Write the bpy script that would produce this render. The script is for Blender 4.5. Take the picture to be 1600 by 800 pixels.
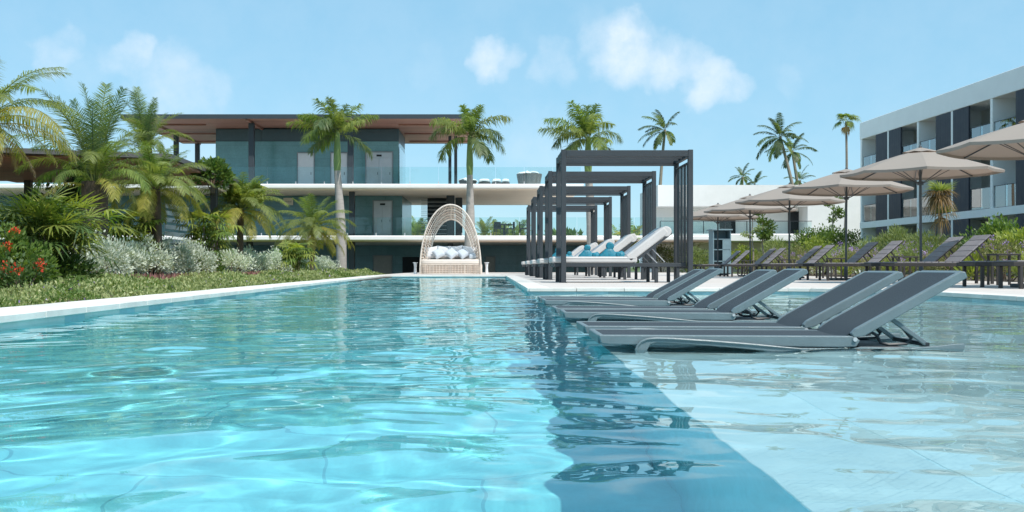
import bpy, bmesh, math, random
import numpy as np
from mathutils import Vector, Matrix, Euler

R = math.radians
SC = bpy.context.scene
COL = SC.collection
for _o in list(bpy.data.objects):
    bpy.data.objects.remove(_o)

# ------------------------------------------------------------------ camera
CAM_H = 0.41
cam_d = bpy.data.cameras.new('camera')
cam_d.sensor_width = 36.0
cam_d.lens = 36.0
cam_d.shift_x = 33 / 1600
cam_d.shift_y = 17 / 1600
cam_d.clip_start = 0.05
cam_d.clip_end = 5000
cam = bpy.data.objects.new('camera', cam_d)
cam.location = (0, 0, CAM_H)
cam.rotation_euler = (R(90), 0, 0)
COL.objects.link(cam)
SC.camera = cam

def PX(x, y, d):
    """point seen at photo pixel x, y (1600 wide) at depth d"""
    return Vector(((x - 767) / 1600 * d, d, CAM_H + (417 - y) / 1600 * d))

# ------------------------------------------------------------------ light
SUN_EL, SUN_AZ = R(57), math.atan2(0.60, -0.80)     # azimuth from +Y towards +X
sun_dir = Vector((math.sin(SUN_AZ) * math.cos(SUN_EL), math.cos(SUN_AZ) * math.cos(SUN_EL), math.sin(SUN_EL)))
sl = bpy.data.lights.new('sun', 'SUN')
sl.energy = 3.15
sl.angle = R(0.53)
sl.color = (1.0, 0.95, 0.88)
sl.cycles.is_caustics_light = True
sun = bpy.data.objects.new('sun', sl)
sun.rotation_euler = (-sun_dir).to_track_quat('-Z', 'Y').to_euler()
sun.location = sun_dir * 60
COL.objects.link(sun)

W = bpy.data.worlds.new('World')
SC.world = W
W.use_nodes = True
wt = W.node_tree
wt.nodes.clear()

def wn(t, **k):
    n = wt.nodes.new(t)
    for a, b in k.items():
        setattr(n, a, b)
    return n

def wl(a, b):
    wt.links.new(a, b)

sky = wn('ShaderNodeTexSky')
sky.sky_type = 'NISHITA'
sky.sun_disc = False
sky.sun_elevation = SUN_EL
sky.sun_rotation = SUN_AZ
sky.altitude = 0
sky.air_density = 1.0
sky.dust_density = 0.2
sky.ozone_density = 2.2
tc = wn('ShaderNodeTexCoord')
nrm = wn('ShaderNodeVectorMath', operation='NORMALIZE')
wl(tc.outputs['Generated'], nrm.inputs[0])
# cumulus puffs: (photo x, photo y, angular radius in degrees, weight); some stand above the frame
PUFFS = [(768, 92, 1.7, .7), (745, 95, 1.0, .45), (800, 100, 1.2, .4),
         (985, 78, 2.7, .85), (940, 60, 2.0, .5), (1035, 92, 2.1, .7), (975, 110, 1.5, .6),
         (1110, 126, 1.9, .7), (1145, 135, 1.4, .55), (870, 108, 1.7, .38), (1240, 135, 1.3, .22), (1075, 105, 1.6, .5),
         (92, 78, 1.6, .45), (205, 92, 1.9, .5), (222, 76, 1.3, .55), (275, 128, 2.6, .45), (320, 135, 2.0, .38), (150, 105, 1.8, .22),
         (660, 105, 1.4, .15), (920, 25, 1.6, .2), (835, 225, 3.2, .25), (300, 240, 4, .3),
         (620, -330, 6, .6), (760, -420, 7, .8), (900, -360, 5, .6), (1250, -280, 6, .5), (200, -300, 6, .5), (1050, -600, 8, .6), (500, -620, 8, .5),
         (-500, 100, 6, .5), (2200, 60, 7, .5)]
noi = wn('ShaderNodeTexNoise')
noi.inputs['Scale'].default_value = 22
noi.inputs['Detail'].default_value = 10
noi.inputs['Roughness'].default_value = 0.62
wl(nrm.outputs[0], noi.inputs['Vector'])
# directions are jittered by noise so that the puffs get ragged outlines
noi2 = wn('ShaderNodeTexNoise')
noi2.inputs['Scale'].default_value = 26
noi2.inputs['Detail'].default_value = 5
wl(nrm.outputs[0], noi2.inputs['Vector'])
off = wn('ShaderNodeVectorMath', operation='SUBTRACT')
wl(noi2.outputs['Color'], off.inputs[0])
off.inputs[1].default_value = (.5, .5, .5)
sc_ = wn('ShaderNodeVectorMath', operation='SCALE')
wl(off.outputs[0], sc_.inputs[0])
sc_.inputs['Scale'].default_value = 0.058
jit = wn('ShaderNodeVectorMath', operation='ADD')
wl(nrm.outputs[0], jit.inputs[0])
wl(sc_.outputs[0], jit.inputs[1])
jn = wn('ShaderNodeVectorMath', operation='NORMALIZE')
wl(jit.outputs[0], jn.inputs[0])
acc = None
for (px, py, rad, wgt) in PUFFS:
    v = Vector(((px - 767) / 1600, 1.0, (417 - py) / 1600)).normalized()
    d = wn('ShaderNodeVectorMath', operation='DOT_PRODUCT')
    wl(jn.outputs[0], d.inputs[0])
    d.inputs[1].default_value = v
    m = wn('ShaderNodeMapRange', interpolation_type='SMOOTHSTEP')
    wl(d.outputs['Value'], m.inputs['Value'])
    m.inputs['From Min'].default_value = math.cos(R(rad * 0.98))
    m.inputs['From Max'].default_value = math.cos(R(rad * 0.0))
    m.inputs['To Max'].default_value = wgt
    if acc is None:
        acc = m.outputs[0]
    else:
        mx = wn('ShaderNodeMath', operation='SMOOTH_MAX')
        mx.inputs[2].default_value = 0.15
        wl(acc, mx.inputs[0])
        wl(m.outputs[0], mx.inputs[1])
        acc = mx.outputs[0]
mr = wn('ShaderNodeMapRange')
wl(noi.outputs['Fac'], mr.inputs['Value'])
mr.inputs['From Min'].default_value = 0.34
mr.inputs['From Max'].default_value = 0.62
mr.inputs['To Min'].default_value = 0.45
dens = wn('ShaderNodeMath', operation='MULTIPLY', use_clamp=True)
wl(acc, dens.inputs[0])
wl(mr.outputs[0], dens.inputs[1])
sep = wn('ShaderNodeSeparateXYZ')
wl(nrm.outputs[0], sep.inputs[0])
# thin bright veil of humid air: everywhere, fading with height
mixh = wn('ShaderNodeMix', data_type='RGBA')
veil = wn('ShaderNodeMapRange')
wl(sep.outputs['Z'], veil.inputs['Value'])
veil.inputs['From Min'].default_value = 0.0
veil.inputs['From Max'].default_value = 0.9
veil.inputs['To Min'].default_value = 0.62
veil.inputs['To Max'].default_value = 0.5
wl(veil.outputs[0], mixh.inputs['Factor'])
wl(sky.outputs[0], mixh.inputs['A'])
mixh.inputs['B'].default_value = (2.25, 5.35, 7.3, 1)
mixc = wn('ShaderNodeMix', data_type='RGBA')
wl(dens.outputs[0], mixc.inputs['Factor'])
wl(mixh.outputs['Result'], mixc.inputs['A'])
mixc.inputs['B'].default_value = (6.7, 7.4, 8.1, 1)
bg = wn('ShaderNodeBackground')
bg.inputs['Strength'].default_value = 0.087
wl(mixc.outputs['Result'], bg.inputs['Color'])
wo = wn('ShaderNodeOutputWorld')
wl(bg.outputs[0], wo.inputs['Surface'])

vs = SC.view_settings
SC.display_settings.display_device = 'sRGB'
vs.view_transform = 'Standard'
vs.look = 'None'
vs.exposure = 0.66
vs.gamma = 1.0
vs.use_curve_mapping = False
cy = SC.cycles
cy.max_bounces = 10
cy.diffuse_bounces = 5
cy.glossy_bounces = 4
cy.transmission_bounces = 8
cy.transparent_max_bounces = 16
cy.caustics_reflective = False
cy.caustics_refractive = True
cy.blur_glossy = 0.5
cy.sample_clamp_indirect = 6
cy.use_denoising = True

# ------------------------------------------------------------------ materials
MATS = {}

class NT:
    def __init__(self, name):
        self.m = bpy.data.materials.new(name)
        self.m.use_nodes = True
        self.t = self.m.node_tree
        self.t.nodes.clear()
    def n(self, t, ins=None, **k):
        nd = self.t.nodes.new(t)
        for a, b in k.items():
            setattr(nd, a, b)
        for a, b in (ins or {}).items():
            if isinstance(b, bpy.types.NodeSocket):
                self.t.links.new(b, nd.inputs[a])
            else:
                nd.inputs[a].default_value = b
        return nd
    def out(self, s):
        o = self.n('ShaderNodeOutputMaterial')
        self.t.links.new(s, o.inputs['Surface'])
        return self.m

def c4(c):
    return (c[0], c[1], c[2], 1)

def mat(name, col, rough=.6, var=.12, scale=4.0, bump=.0, bscale=60, metal=0.0, island=0.0, spec=.5, stretch=None, obj_var=0.0):
    """weathered surface: broad tonal drift, fine grain and relief"""
    b = NT(name)
    tcn = b.n('ShaderNodeTexCoord')
    vec = tcn.outputs['Object']
    if stretch:
        vec = b.n('ShaderNodeMapping', {'Vector': vec, 'Scale': stretch}).outputs[0]
    n1 = b.n('ShaderNodeTexNoise', {'Vector': vec, 'Scale': scale, 'Detail': 6.0, 'Roughness': .65})
    mrn = b.n('ShaderNodeMapRange', {'Value': n1.outputs['Fac'], 'From Min': .3, 'From Max': .7, 'To Min': 1 - var, 'To Max': 1 + var})
    fac = mrn.outputs[0]
    if island:
        g = b.n('ShaderNodeNewGeometry')
        mi = b.n('ShaderNodeMapRange', {'Value': g.outputs['Random Per Island'], 'To Min': 1 - island, 'To Max': 1 + island})
        fac = b.n('ShaderNodeMath', {0: fac, 1: mi.outputs[0]}, operation='MULTIPLY').outputs[0]
    if obj_var:
        g = b.n('ShaderNodeObjectInfo')
        mi = b.n('ShaderNodeMapRange', {'Value': g.outputs['Random'], 'To Min': 1 - obj_var, 'To Max': 1 + obj_var})
        fac = b.n('ShaderNodeMath', {0: fac, 1: mi.outputs[0]}, operation='MULTIPLY').outputs[0]
    colr = b.n('ShaderNodeVectorMath', {0: col, 'Scale': fac}, operation='SCALE')
    p = b.n('ShaderNodeBsdfPrincipled', {'Base Color': colr.outputs[0], 'Metallic': metal})
    p.inputs['Specular IOR Level'].default_value = spec
    rr = b.n('ShaderNodeMapRange', {'Value': n1.outputs['Fac'], 'From Min': .3, 'From Max': .7, 'To Min': max(.03, rough - .08), 'To Max': min(1, rough + .08)})
    b.t.links.new(rr.outputs[0], p.inputs['Roughness'])
    if bump:
        n2 = b.n('ShaderNodeTexNoise', {'Vector': vec, 'Scale': bscale, 'Detail': 4.0})
        bp = b.n('ShaderNodeBump', {'Height': n2.outputs['Fac'], 'Strength': bump, 'Distance': .02})
        b.t.links.new(bp.outputs[0], p.inputs['Normal'])
    MATS[name] = b.out(p.outputs[0])
    return MATS[name]

def leaf_mat(name, ca, cb, trans=.35, rough=.45, tip=None):
    """leaf: colour varies leaf by leaf between ca and cb; light passes through"""
    b = NT(name)
    g = b.n('ShaderNodeNewGeometry')
    oi = b.n('ShaderNodeObjectInfo')
    mx = b.n('ShaderNodeMix', {'Factor': g.outputs['Random Per Island']}, data_type='RGBA')
    mx.inputs['A'].default_value = c4(ca)
    mx.inputs['B'].default_value = c4(cb)
    mi = b.n('ShaderNodeMapRange', {'Value': oi.outputs['Random'], 'To Min': .8, 'To Max': 1.2})
    colr = b.n('ShaderNodeVectorMath', {0: mx.outputs['Result'], 'Scale': mi.outputs[0]}, operation='SCALE').outputs[0]
    p = b.n('ShaderNodeBsdfPrincipled', {'Base Color': colr, 'Roughness': rough})
    p.inputs['Specular IOR Level'].default_value = .35
    tcol = b.n('ShaderNodeVectorMath', {0: colr, 1: (1.5, 1.5, .65)}, operation='MULTIPLY')
    t = b.n('ShaderNodeBsdfTranslucent', {'Color': tcol.outputs[0]})
    ms = b.n('ShaderNodeMixShader', {'Fac': trans})
    b.t.links.new(p.outputs[0], ms.inputs[1])
    b.t.links.new(t.outputs[0], ms.inputs[2])
    MATS[name] = b.out(ms.outputs[0])
    return MATS[name]

def glass_mat(name, tint, refl=1.5, base=.04):
    b = NT(name)
    fr = b.n('ShaderNodeFresnel', {'IOR': refl})
    ad = b.n('ShaderNodeMath', {0: fr.outputs[0], 1: base}, operation='ADD', use_clamp=True)
    t = b.n('ShaderNodeBsdfTransparent', {'Color': c4(tint)})
    gl = b.n('ShaderNodeBsdfGlossy', {'Roughness': .01, 'Color': (1, 1, 1, 1)})
    ms = b.n('ShaderNodeMixShader', {'Fac': ad.outputs[0]})
    b.t.links.new(t.outputs[0], ms.inputs[1])
    b.t.links.new(gl.outputs[0], ms.inputs[2])
    MATS[name] = b.out(ms.outputs[0])
    return MATS[name]

# ------------------------------------------------------------------ mesh building
class MB:
    """collects vertices and faces of one mesh object"""
    def __init__(self):
        self.v, self.f = [], []
    def add(self, vs, fs):
        o = len(self.v)
        self.v += [tuple(p) for p in vs]
        self.f += [tuple(i + o for i in q) for q in fs]
        return self
    def box(self, x0, x1, y0, y1, z0, z1):
        return self.add([(x0, y0, z0), (x1, y0, z0), (x1, y1, z0), (x0, y1, z0), (x0, y0, z1), (x1, y0, z1), (x1, y1, z1), (x0, y1, z1)],
                        [(0, 3, 2, 1), (4, 5, 6, 7), (0, 1, 5, 4), (1, 2, 6, 5), (2, 3, 7, 6), (3, 0, 4, 7)])
    def beam(self, a, b, w, h, up=(0, 0, 1)):
        a, b = Vector(a), Vector(b)
        t = (b - a).normalized()
        s = t.cross(Vector(up))
        if s.length < 1e-4:
            s = t.cross(Vector((0, 1, 0)))
        s.normalize()
        u = s.cross(t).normalized()
        s, u = s * w / 2, u * h / 2
        vs = [a - s - u, a + s - u, a + s + u, a - s + u, b - s - u, b + s - u, b + s + u, b - s + u]
        return self.add(vs, [(0, 3, 2, 1), (4, 5, 6, 7), (0, 1, 5, 4), (1, 2, 6, 5), (2, 3, 7, 6), (3, 0, 4, 7)][:])
    def tube(self, pts, rad, n=8, closed=False, caps=True):
        pts = [Vector(p) for p in pts]
        m = len(pts)
        rad = rad if hasattr(rad, '__len__') else [rad] * m
        vs, fs = [], []
        prev = None
        for i, p in enumerate(pts):
            if closed:
                t = pts[(i + 1) % m] - pts[i - 1]
            else:
                t = pts[min(i + 1, m - 1)] - pts[max(i - 1, 0)]
            t.normalize()
            if prev is None:
                s = t.cross(Vector((0, 0, 1)))
                if s.length < 1e-3:
                    s = t.cross(Vector((0, 1, 0)))
            else:
                s = prev - t * prev.dot(t)
            s.normalize()
            prev = s
            u = t.cross(s)
            for k in range(n):
                a = 2 * math.pi * k / n
                vs.append(p + (s * math.cos(a) + u * math.sin(a)) * rad[i])
        last = m if closed else m - 1
        for i in range(last):
            j = (i + 1) % m
            for k in range(n):
                l = (k + 1) % n
                fs.append((i * n + k, i * n + l, j * n + l, j * n + k))
        if caps and not closed:
            fs.append(tuple(range(n - 1, -1, -1)))
            fs.append(tuple(range((m - 1) * n, m * n)))
        return self.add(vs, fs)
    def lathe(self, prof, n=24, c=(0, 0, 0)):
        vs, fs = [], []
        for (r, z) in prof:
            for k in range(n):
                a = 2 * math.pi * k / n
                vs.append((c[0] + r * math.cos(a), c[1] + r * math.sin(a), c[2] + z))
        for i in range(len(prof) - 1):
            for k in range(n):
                l = (k + 1) % n
                fs.append((i * n + k, i * n + l, (i + 1) * n + l, (i + 1) * n + k))
        return self.add(vs, fs)
    def prism(self, poly, a0, a1, axis='z'):
        """polygon extruded along an axis; poly is (x,y) for z, (x,z) for y, (y,z) for x"""
        n = len(poly)
        def put(p, a):
            return {'z': (p[0], p[1], a), 'y': (p[0], a, p[1]), 'x': (a, p[0], p[1])}[axis]
        vs = [put(p, a0) for p in poly] + [put(p, a1) for p in poly]
        fs = [tuple(range(n))[::-1], tuple(range(n, 2 * n))]
        for i in range(n):
            j = (i + 1) % n
            fs.append((i, j, n + j, n + i))
        return self.add(vs, fs)
    def build(self, name, m=None, parent=None, bevel=0, smooth=False, fix=True, seg=1, autosmooth=None):
        me = bpy.data.meshes.new(name)
        me.from_pydata(self.v, [], self.f)
        if fix:
            bm = bmesh.new()
            bm.from_mesh(me)
            bmesh.ops.recalc_face_normals(bm, faces=bm.faces)
            bm.to_mesh(me)
            bm.free()
        if smooth:
            me.polygons.foreach_set('use_smooth', [True] * len(me.polygons))
            me.set_sharp_from_angle(angle=R(autosmooth or 40))
        return link(name, me, m, parent, bevel, seg)

def link(name, me, m=None, parent=None, bevel=0, seg=1):
    if m is not None:
        me.materials.append(MATS[m] if isinstance(m, str) else m)
    o = bpy.data.objects.new(name, me)
    COL.objects.link(o)
    if parent is not None:
        o.parent = parent
    if bevel:
        b = o.modifiers.new('bevel', 'BEVEL')
        b.width = bevel
        b.segments = seg
        b.limit_method = 'ANGLE'
        b.angle_limit = R(40)
    return o

def np_mesh(name, verts, quads=None, tris=None):
    me = bpy.data.meshes.new(name)
    verts = np.asarray(verts, np.float32)
    me.vertices.add(len(verts))
    me.vertices.foreach_set('co', verts.ravel())
    loops, starts, tot = [], [], 0
    if quads is not None and len(quads):
        quads = np.asarray(quads, np.int32)
        loops.append(quads.ravel())
        starts.append(np.arange(len(quads), dtype=np.int32) * 4)
        tot = quads.size
    if tris is not None and len(tris):
        tris = np.asarray(tris, np.int32)
        loops.append(tris.ravel())
        starts.append(np.arange(len(tris), dtype=np.int32) * 3 + tot)
    loops = np.concatenate(loops)
    starts = np.concatenate(starts)
    me.loops.add(len(loops))
    me.loops.foreach_set('vertex_index', loops)
    me.polygons.add(len(starts))
    me.polygons.foreach_set('loop_start', starts)
    me.update(calc_edges=True)
    me.validate()
    return me

def tag(o, label=None, cat=None, group=None, kind=None):
    if label: o['label'] = label
    if cat: o['category'] = cat
    if group: o['group'] = group
    if kind: o['kind'] = kind
    return o

def empty(name, loc=(0, 0, 0), rz=0, label=None, cat=None, group=None):
    o = bpy.data.objects.new(name, None)
    o.empty_display_size = .2
    o.location = loc
    o.rotation_euler = (0, 0, rz)
    COL.objects.link(o)
    return tag(o, label, cat, group)

KIDS = {}
def copy_tree(o, parent=None):
    c = o.copy()
    COL.objects.link(c)
    if parent is not None:
        c.parent = parent
    for ch in list(o.children):
        copy_tree(ch, c)
    return c
# ================================================================== MATERIALS
mat('stone_coping', (.67, .64, .59), .75, .13, 2, .15, 90, obj_var=.05)
mat('deck_stone', (.56, .51, .47), .8, .08, 2.5, .15, 80)
mat('soil', (.10, .075, .05), .95, .3, 3, .6, 40)
mat('lawn', (.10, .14, .045), .95, .3, 3, .6, 40)
mat('court_paving', (.35, .33, .31), .8, .1)
mat('white_render', (.80, .79, .77), .75, .04, 1.2, .08, 50)
mat('soffit_cream', (.82, .69, .57), .8, .03, 1.0)
mat('band_dark', (.055, .095, .115), .4, .08)
mat('steel_dark', (.035, .042, .05), .45, .1)
mat('roof_edge', (.040, .052, .064), .5, .1)
mat('soffit_wood', (.31, .155, .115), .55, .18, 3, .1, 30, stretch=(.35, 6, 1), obj_var=.14)
mat('elevator_steel', (.50, .51, .52), .38, .06, 3, metal=.25)
mat('door_white', (.72, .74, .76), .5, .04)
mat('black_void', (.012, .014, .016), .7, .1)
mat('beige_door', (.42, .37, .32), .6, .1)
glass_mat('glass_clear', (.88, .955, .955), 1.38, .0)
glass_mat('glass_blue', (.55, .72, .76), 1.5, .22)
glass_mat('glass_dark', (.10, .12, .13), 1.5, .06)

def tile_mat(name, ca, cb, grout, sx, sy, rough=.35, drift=.25, rot=None):
    b = NT(name)
    tcn = b.n('ShaderNodeTexCoord')
    vec = tcn.outputs['Object']
    if rot:
        vec = b.n('ShaderNodeMapping', {'Vector': vec, 'Rotation': rot}).outputs[0]
    br = b.n('ShaderNodeTexBrick', {'Vector': vec, 'Color1': c4(ca), 'Color2': c4(cb), 'Mortar': c4(grout), 'Scale': 1.0, 'Mortar Size': .006, 'Bias': 0.0, 'Brick Width': sx, 'Row Height': sy})
    n1 = b.n('ShaderNodeTexNoise', {'Vector': vec, 'Scale': 1.3, 'Detail': 6.0, 'Roughness': .65})
    m1 = b.n('ShaderNodeMapRange', {'Value': n1.outputs['Fac'], 'From Min': .3, 'From Max': .7, 'To Min': 1 - drift, 'To Max': 1 + drift})
    n2 = b.n('ShaderNodeTexNoise', {'Vector': vec, 'Scale': 9.0, 'Detail': 8.0, 'Roughness': .7})
    m2 = b.n('ShaderNodeMapRange', {'Value': n2.outputs['Fac'], 'From Min': .3, 'From Max': .7, 'To Min': .9, 'To Max': 1.1})
    f = b.n('ShaderNodeMath', {0: m1.outputs[0], 1: m2.outputs[0]}, operation='MULTIPLY')
    cc = b.n('ShaderNodeVectorMath', {0: br.outputs['Color'], 'Scale': f.outputs[0]}, operation='SCALE')
    p = b.n('ShaderNodeBsdfPrincipled', {'Base Color': cc.outputs[0], 'Roughness': rough})
    MATS[name] = b.out(p.outputs[0])

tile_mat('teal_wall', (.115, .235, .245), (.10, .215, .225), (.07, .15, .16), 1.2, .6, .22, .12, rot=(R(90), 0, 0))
tile_mat('teal_lit', (.13, .285, .295), (.12, .265, .275), (.09, .20, .21), 1.6, .8, .16, .10, rot=(R(90), 0, 0))  # lighter copy of the wall teal, the upper storey's light put in its colour
tile_mat('floor_deep', (.30, .85, .90), (.28, .80, .86), (.20, .60, .68), 1.2, .6, .5, .10)
tile_mat('floor_shelf', (.69, .83, .83), (.64, .79, .80), (.40, .60, .62), 1.2, .8, .5, .08)
mat('shelf_tile', (.72, .85, .85), .5, .10, 2.0, .1, 40, obj_var=.08)
mat('wall_tile', (.31, .48, .51), .35, .16, 3.0, .1, 30, obj_var=.16)
tile_mat('shelf_face', (.33, .90, .95), (.31, .86, .92), (.2, .6, .68), .6, .3, .45, .08, rot=(R(90), 0, R(90)))  # colour brightened beyond the floor tile to lift the shaded strip
tile_mat('pool_wall', (.20, .74, .84), (.18, .68, .80), (.14, .52, .62), .6, .3, .45, .12, rot=(R(90), 0, 0))

# water: clear glassy surface, faint turquoise
b = NT('water')
tcn = b.n('ShaderNodeTexCoord')
nz = b.n('ShaderNodeTexNoise', {'Vector': tcn.outputs['Object'], 'Scale': 14.0, 'Detail': 3.0})
bp = b.n('ShaderNodeBump', {'Height': nz.outputs['Fac'], 'Strength': .06, 'Distance': .02})
gl = b.n('ShaderNodeBsdfGlass', {'Color': (.85, .975, .988, 1), 'Roughness': 0.0, 'IOR': 1.333})
MATS['water'] = b.out(gl.outputs[0])

# ================================================================== SETTING
DZ = .085                                         # deck and coping level; the water stands at 0
FLOOR_Z, SHELF_Z = -1.5, -.20
Y0, YF, YC = -6.0, 38.5, 15.6                     # behind the camera, far end, step back at the shelf
XD = .58                                          # deck edge along the deep water
XS = .60                                          # edge of the shallow shelf
def XL(y): return -3.12 - .0222 * y               # left edge of the pool
XR = 5.8
arc = []
for i in range(9):
    a = R(90 - i * 11.25)
    arc.append((4.2 + 1.6 * math.cos(a), 13.6 + 2.0 * math.sin(a)))
edge = [(XD, YF), (XD, YC)] + arc + [(XR, Y0)]

def struct(o):
    o['kind'] = 'structure'
    return o

# ground: one sheet with the pool and the sunken court left open
g = MB()
def rect(mb, x0, x1, y0, y1, z):
    mb.add([(x0, y0, z), (x1, y0, z), (x1, y1, z), (x0, y1, z)], [(0, 1, 2, 3)])
rect(g, -900, -4.6, -200, 62, .0)
rect(g, -4.6, 14, -200, Y0 - .3, .0)
rect(g, 6.4, 900, Y0 - .3, 62, .0)
rect(g, -4.6, 6.4, YF + .3, 62, .0)
rect(g, -900, -36, 62, 1500, .0)
rect(g, 14, 900, 62, 1500, .0)
rect(g, -36, 14, 86, 1500, .0)
rect(g, 14, 900, -200, Y0 - .3, .0)
struct(g.build('ground', 'lawn', fix=False))
g = MB()
rect(g, -36, 14, 62, 86, -1.35)
struct(g.build('court_floor', 'court_paving', fix=False))
g = MB()
g.box(-36.2, 14.2, 86, 86.3, -1.4, -.01); g.box(-36.3, -36, 62, 86, -1.4, -.01); g.box(14, 14.3, 62, 86, -1.4, -.01)
struct(g.build('court_wall', 'white_render'))

# decks: cut to the pool outline, 0.32 m back for the coping stones
CW = .34
deckpoly = [(XD + CW, YF + CW), (XD + CW, YC + CW)] + [(4.2 + (1.6 + CW) * math.cos(R(90 - i * 11.25)), 13.6 + (2.0 + CW) * math.sin(R(90 - i * 11.25))) for i in range(9)] \
    + [(XR + CW, Y0), (11.3, Y0), (11.3, 61.9), (-4.6, 61.9), (-4.6, YF + CW)]
d_ = MB().prism(deckpoly, -.05, DZ)
deck = struct(d_.build('deck', 'deck_stone'))

cop = struct(bpy.data.objects.new('pool_coping', None)); COL.objects.link(cop)
def coping_run(pts, w_out, step, side):
    """stones along a polyline; side = +1 puts them to the left of the walking direction"""
    for (a, b_) in zip(pts[:-1], pts[1:]):
        a, b_ = Vector((*a, 0)), Vector((*b_, 0))
        L = (b_ - a).length
        n = max(1, round(L / step))
        t = (b_ - a) / L
        nr = Vector((-t.y, t.x, 0)) * side
        for i in range(n):
            p0, p1 = a + t * (L * i / n + .004), a + t * (L * (i + 1) / n - .004)
            dz = random.uniform(-.0015, .0015)
            q = [p0 - nr * .025, p1 - nr * .025, p1 + nr * (w_out - .004), p0 + nr * (w_out - .004)]
            mb = MB().add([(v.x, v.y, .035) for v in q] + [(v.x, v.y, DZ + dz + .002) for v in q],
                          [(0, 3, 2, 1), (4, 5, 6, 7), (0, 1, 5, 4), (1, 2, 6, 5), (2, 3, 7, 6), (3, 0, 4, 7)])
            mb.build('coping_stone', 'stone_coping', cop, bevel=.004)
random.seed(3)
LW = .58
coping_run([(XL(Y0), Y0), (XL(YF), YF)], LW, .8, 1)
coping_run([(XL(YF) - LW, YF), (XD + CW, YF)], CW, .8, 1)
coping_run([(XD, YF - .03), (XD, YC)], CW, .8, 1)
coping_run([(XD + .0, YC)] + arc[:1], CW, .8, 1)
coping_run(arc, CW, .8, 1)
coping_run([arc[-1], (XR, Y0)], CW, .8, 1)
# bed of mortar under the stones (left side stands on the garden)
g = MB()
g.prism([(XL(Y0), Y0), (XL(YF), YF), (XL(YF) - LW + .02, YF), (XL(Y0) - LW + .02, Y0)], -.2, .033)
struct(g.build('coping_base', 'stone_coping'))

# pool shell
def wall_strip(mb, a, b_, z0, z1, th=.2, side=1):
    a, b_ = Vector((*a, 0)), Vector((*b_, 0))
    t = (b_ - a).normalized()
    nr = Vector((-t.y, t.x, 0)) * side * th
    q = [a, b_, b_ + nr, a + nr]
    mb.add([(v.x, v.y, z0) for v in q] + [(v.x, v.y, z1) for v in q],
           [(0, 3, 2, 1), (4, 5, 6, 7), (0, 1, 5, 4), (1, 2, 6, 5), (2, 3, 7, 6), (3, 0, 4, 7)])
WT = .033
pw = MB()
o_ = .012                                          # backing stands behind the tile faces
wall_strip(pw, (XL(Y0) - o_, Y0), (XL(YF) - o_, YF), FLOOR_Z - .1, WT)
wall_strip(pw, (XL(YF) - .2, YF + o_), (XD + .2, YF + o_), FLOOR_Z - .1, WT)
wall_strip(pw, (XD + o_, YF), (XD + o_, YC + .012), FLOOR_Z - .1, WT)
wall_strip(pw, (XD + .2, YC + o_), (arc[0][0], YC + o_), FLOOR_Z - .1, WT)
for a_, c_ in zip(arc[:-1], arc[1:]):
    wall_strip(pw, (a_[0] + .005, a_[1] + o_), (c_[0] + .006, c_[1] + o_), SHELF_Z - .1, WT)
wall_strip(pw, (XR + o_, arc[-1][1]), (XR + o_, Y0), SHELF_Z - .1, WT)
wall_strip(pw, (XL(Y0) - .2, Y0 - .0), (XR + .2, Y0), FLOOR_Z - .1, WT, side=-1)
pwall = struct(pw.build('pool_wall', 'pool_wall'))

def tile_run(pts, step, z0, z1, lo=None, hi=None):
    for (a, b_) in zip(pts[:-1], pts[1:]):
        a, b_ = Vector((*a, 0)), Vector((*b_, 0))
        L = (b_ - a).length
        n = max(1, round(L / step))
        t = (b_ - a) / L
        nr = Vector((-t.y, t.x, 0))
        for i in range(n):
            p0, p1 = a + t * (L * i / n + .0015), a + t * (L * (i + 1) / n - .0015)
            k = random.uniform(0, .0025)
            q = [p0 - nr * (k - .001), p1 - nr * (k - .001), p1 + nr * .011, p0 + nr * .011]
            MB().add([(v.x, v.y, z0) for v in q] + [(v.x, v.y, z1) for v in q],
                     [(0, 3, 2, 1), (4, 5, 6, 7), (0, 1, 5, 4), (1, 2, 6, 5), (2, 3, 7, 6), (3, 0, 4, 7)]).build('tile', 'wall_tile', pwall)
tile_run([(XL(5), 5), (XL(20), 20)], .42, -.36, .030)
tile_run([(XL(20), 20), (XL(YF), YF)], .9, -.36, .030)
tile_run([(XL(YF), YF), (XD, YF)], .42, -.36, .030)
tile_run([(XD, YF), (XD, YC)], .42, -.36, .030)
tile_run([(XD, YC), arc[0]], .42, -.19, .030)
tile_run(arc, .42, -.19, .030)
tile_run([arc[-1], (XR, 4)], .42, -.19, .030)

g = MB()
g.box(-4.6, XS + .1, Y0 - .3, YF + .3, FLOOR_Z - .2, FLOOR_Z)
pfloor = struct(g.build('pool_floor', 'floor_deep'))
# shallow shelf: a solid block under the loungers, its near half laid with slabs one can tell apart
g = MB()
SY0, SY1 = 1.2, 9.2
g.box(XS, XR + .1, Y0 - .1, SY0, FLOOR_Z - .1, SHELF_Z)
g.box(XS, XR + .1, SY0, SY1, FLOOR_Z - .1, SHELF_Z - .012)
g.box(XS, XR + .1, SY1, YC + .15, FLOOR_Z - .1, SHELF_Z)
shelf = struct(g.build('pool_shelf', 'shelf_face'))
g = MB()
rect(g, XS + .001, XR + .1, SY1, YC + .15, SHELF_Z + .004)
rect(g, XS + .001, XR + .1, Y0, SY0, SHELF_Z + .004)
rect(g, XS + .001, XR + .1, SY0 + .001, SY1 - .001, SHELF_Z - .004)
sf = g.build('shelf_floor', 'floor_shelf', shelf, fix=False)
sf.cycles.is_caustics_receiver = True
xs = [XS, 1.02, 1.82, 2.62, 3.42, 4.22, 5.02, XR + .08]
ys = [SY0 + i * .8 for i in range(11)]
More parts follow.
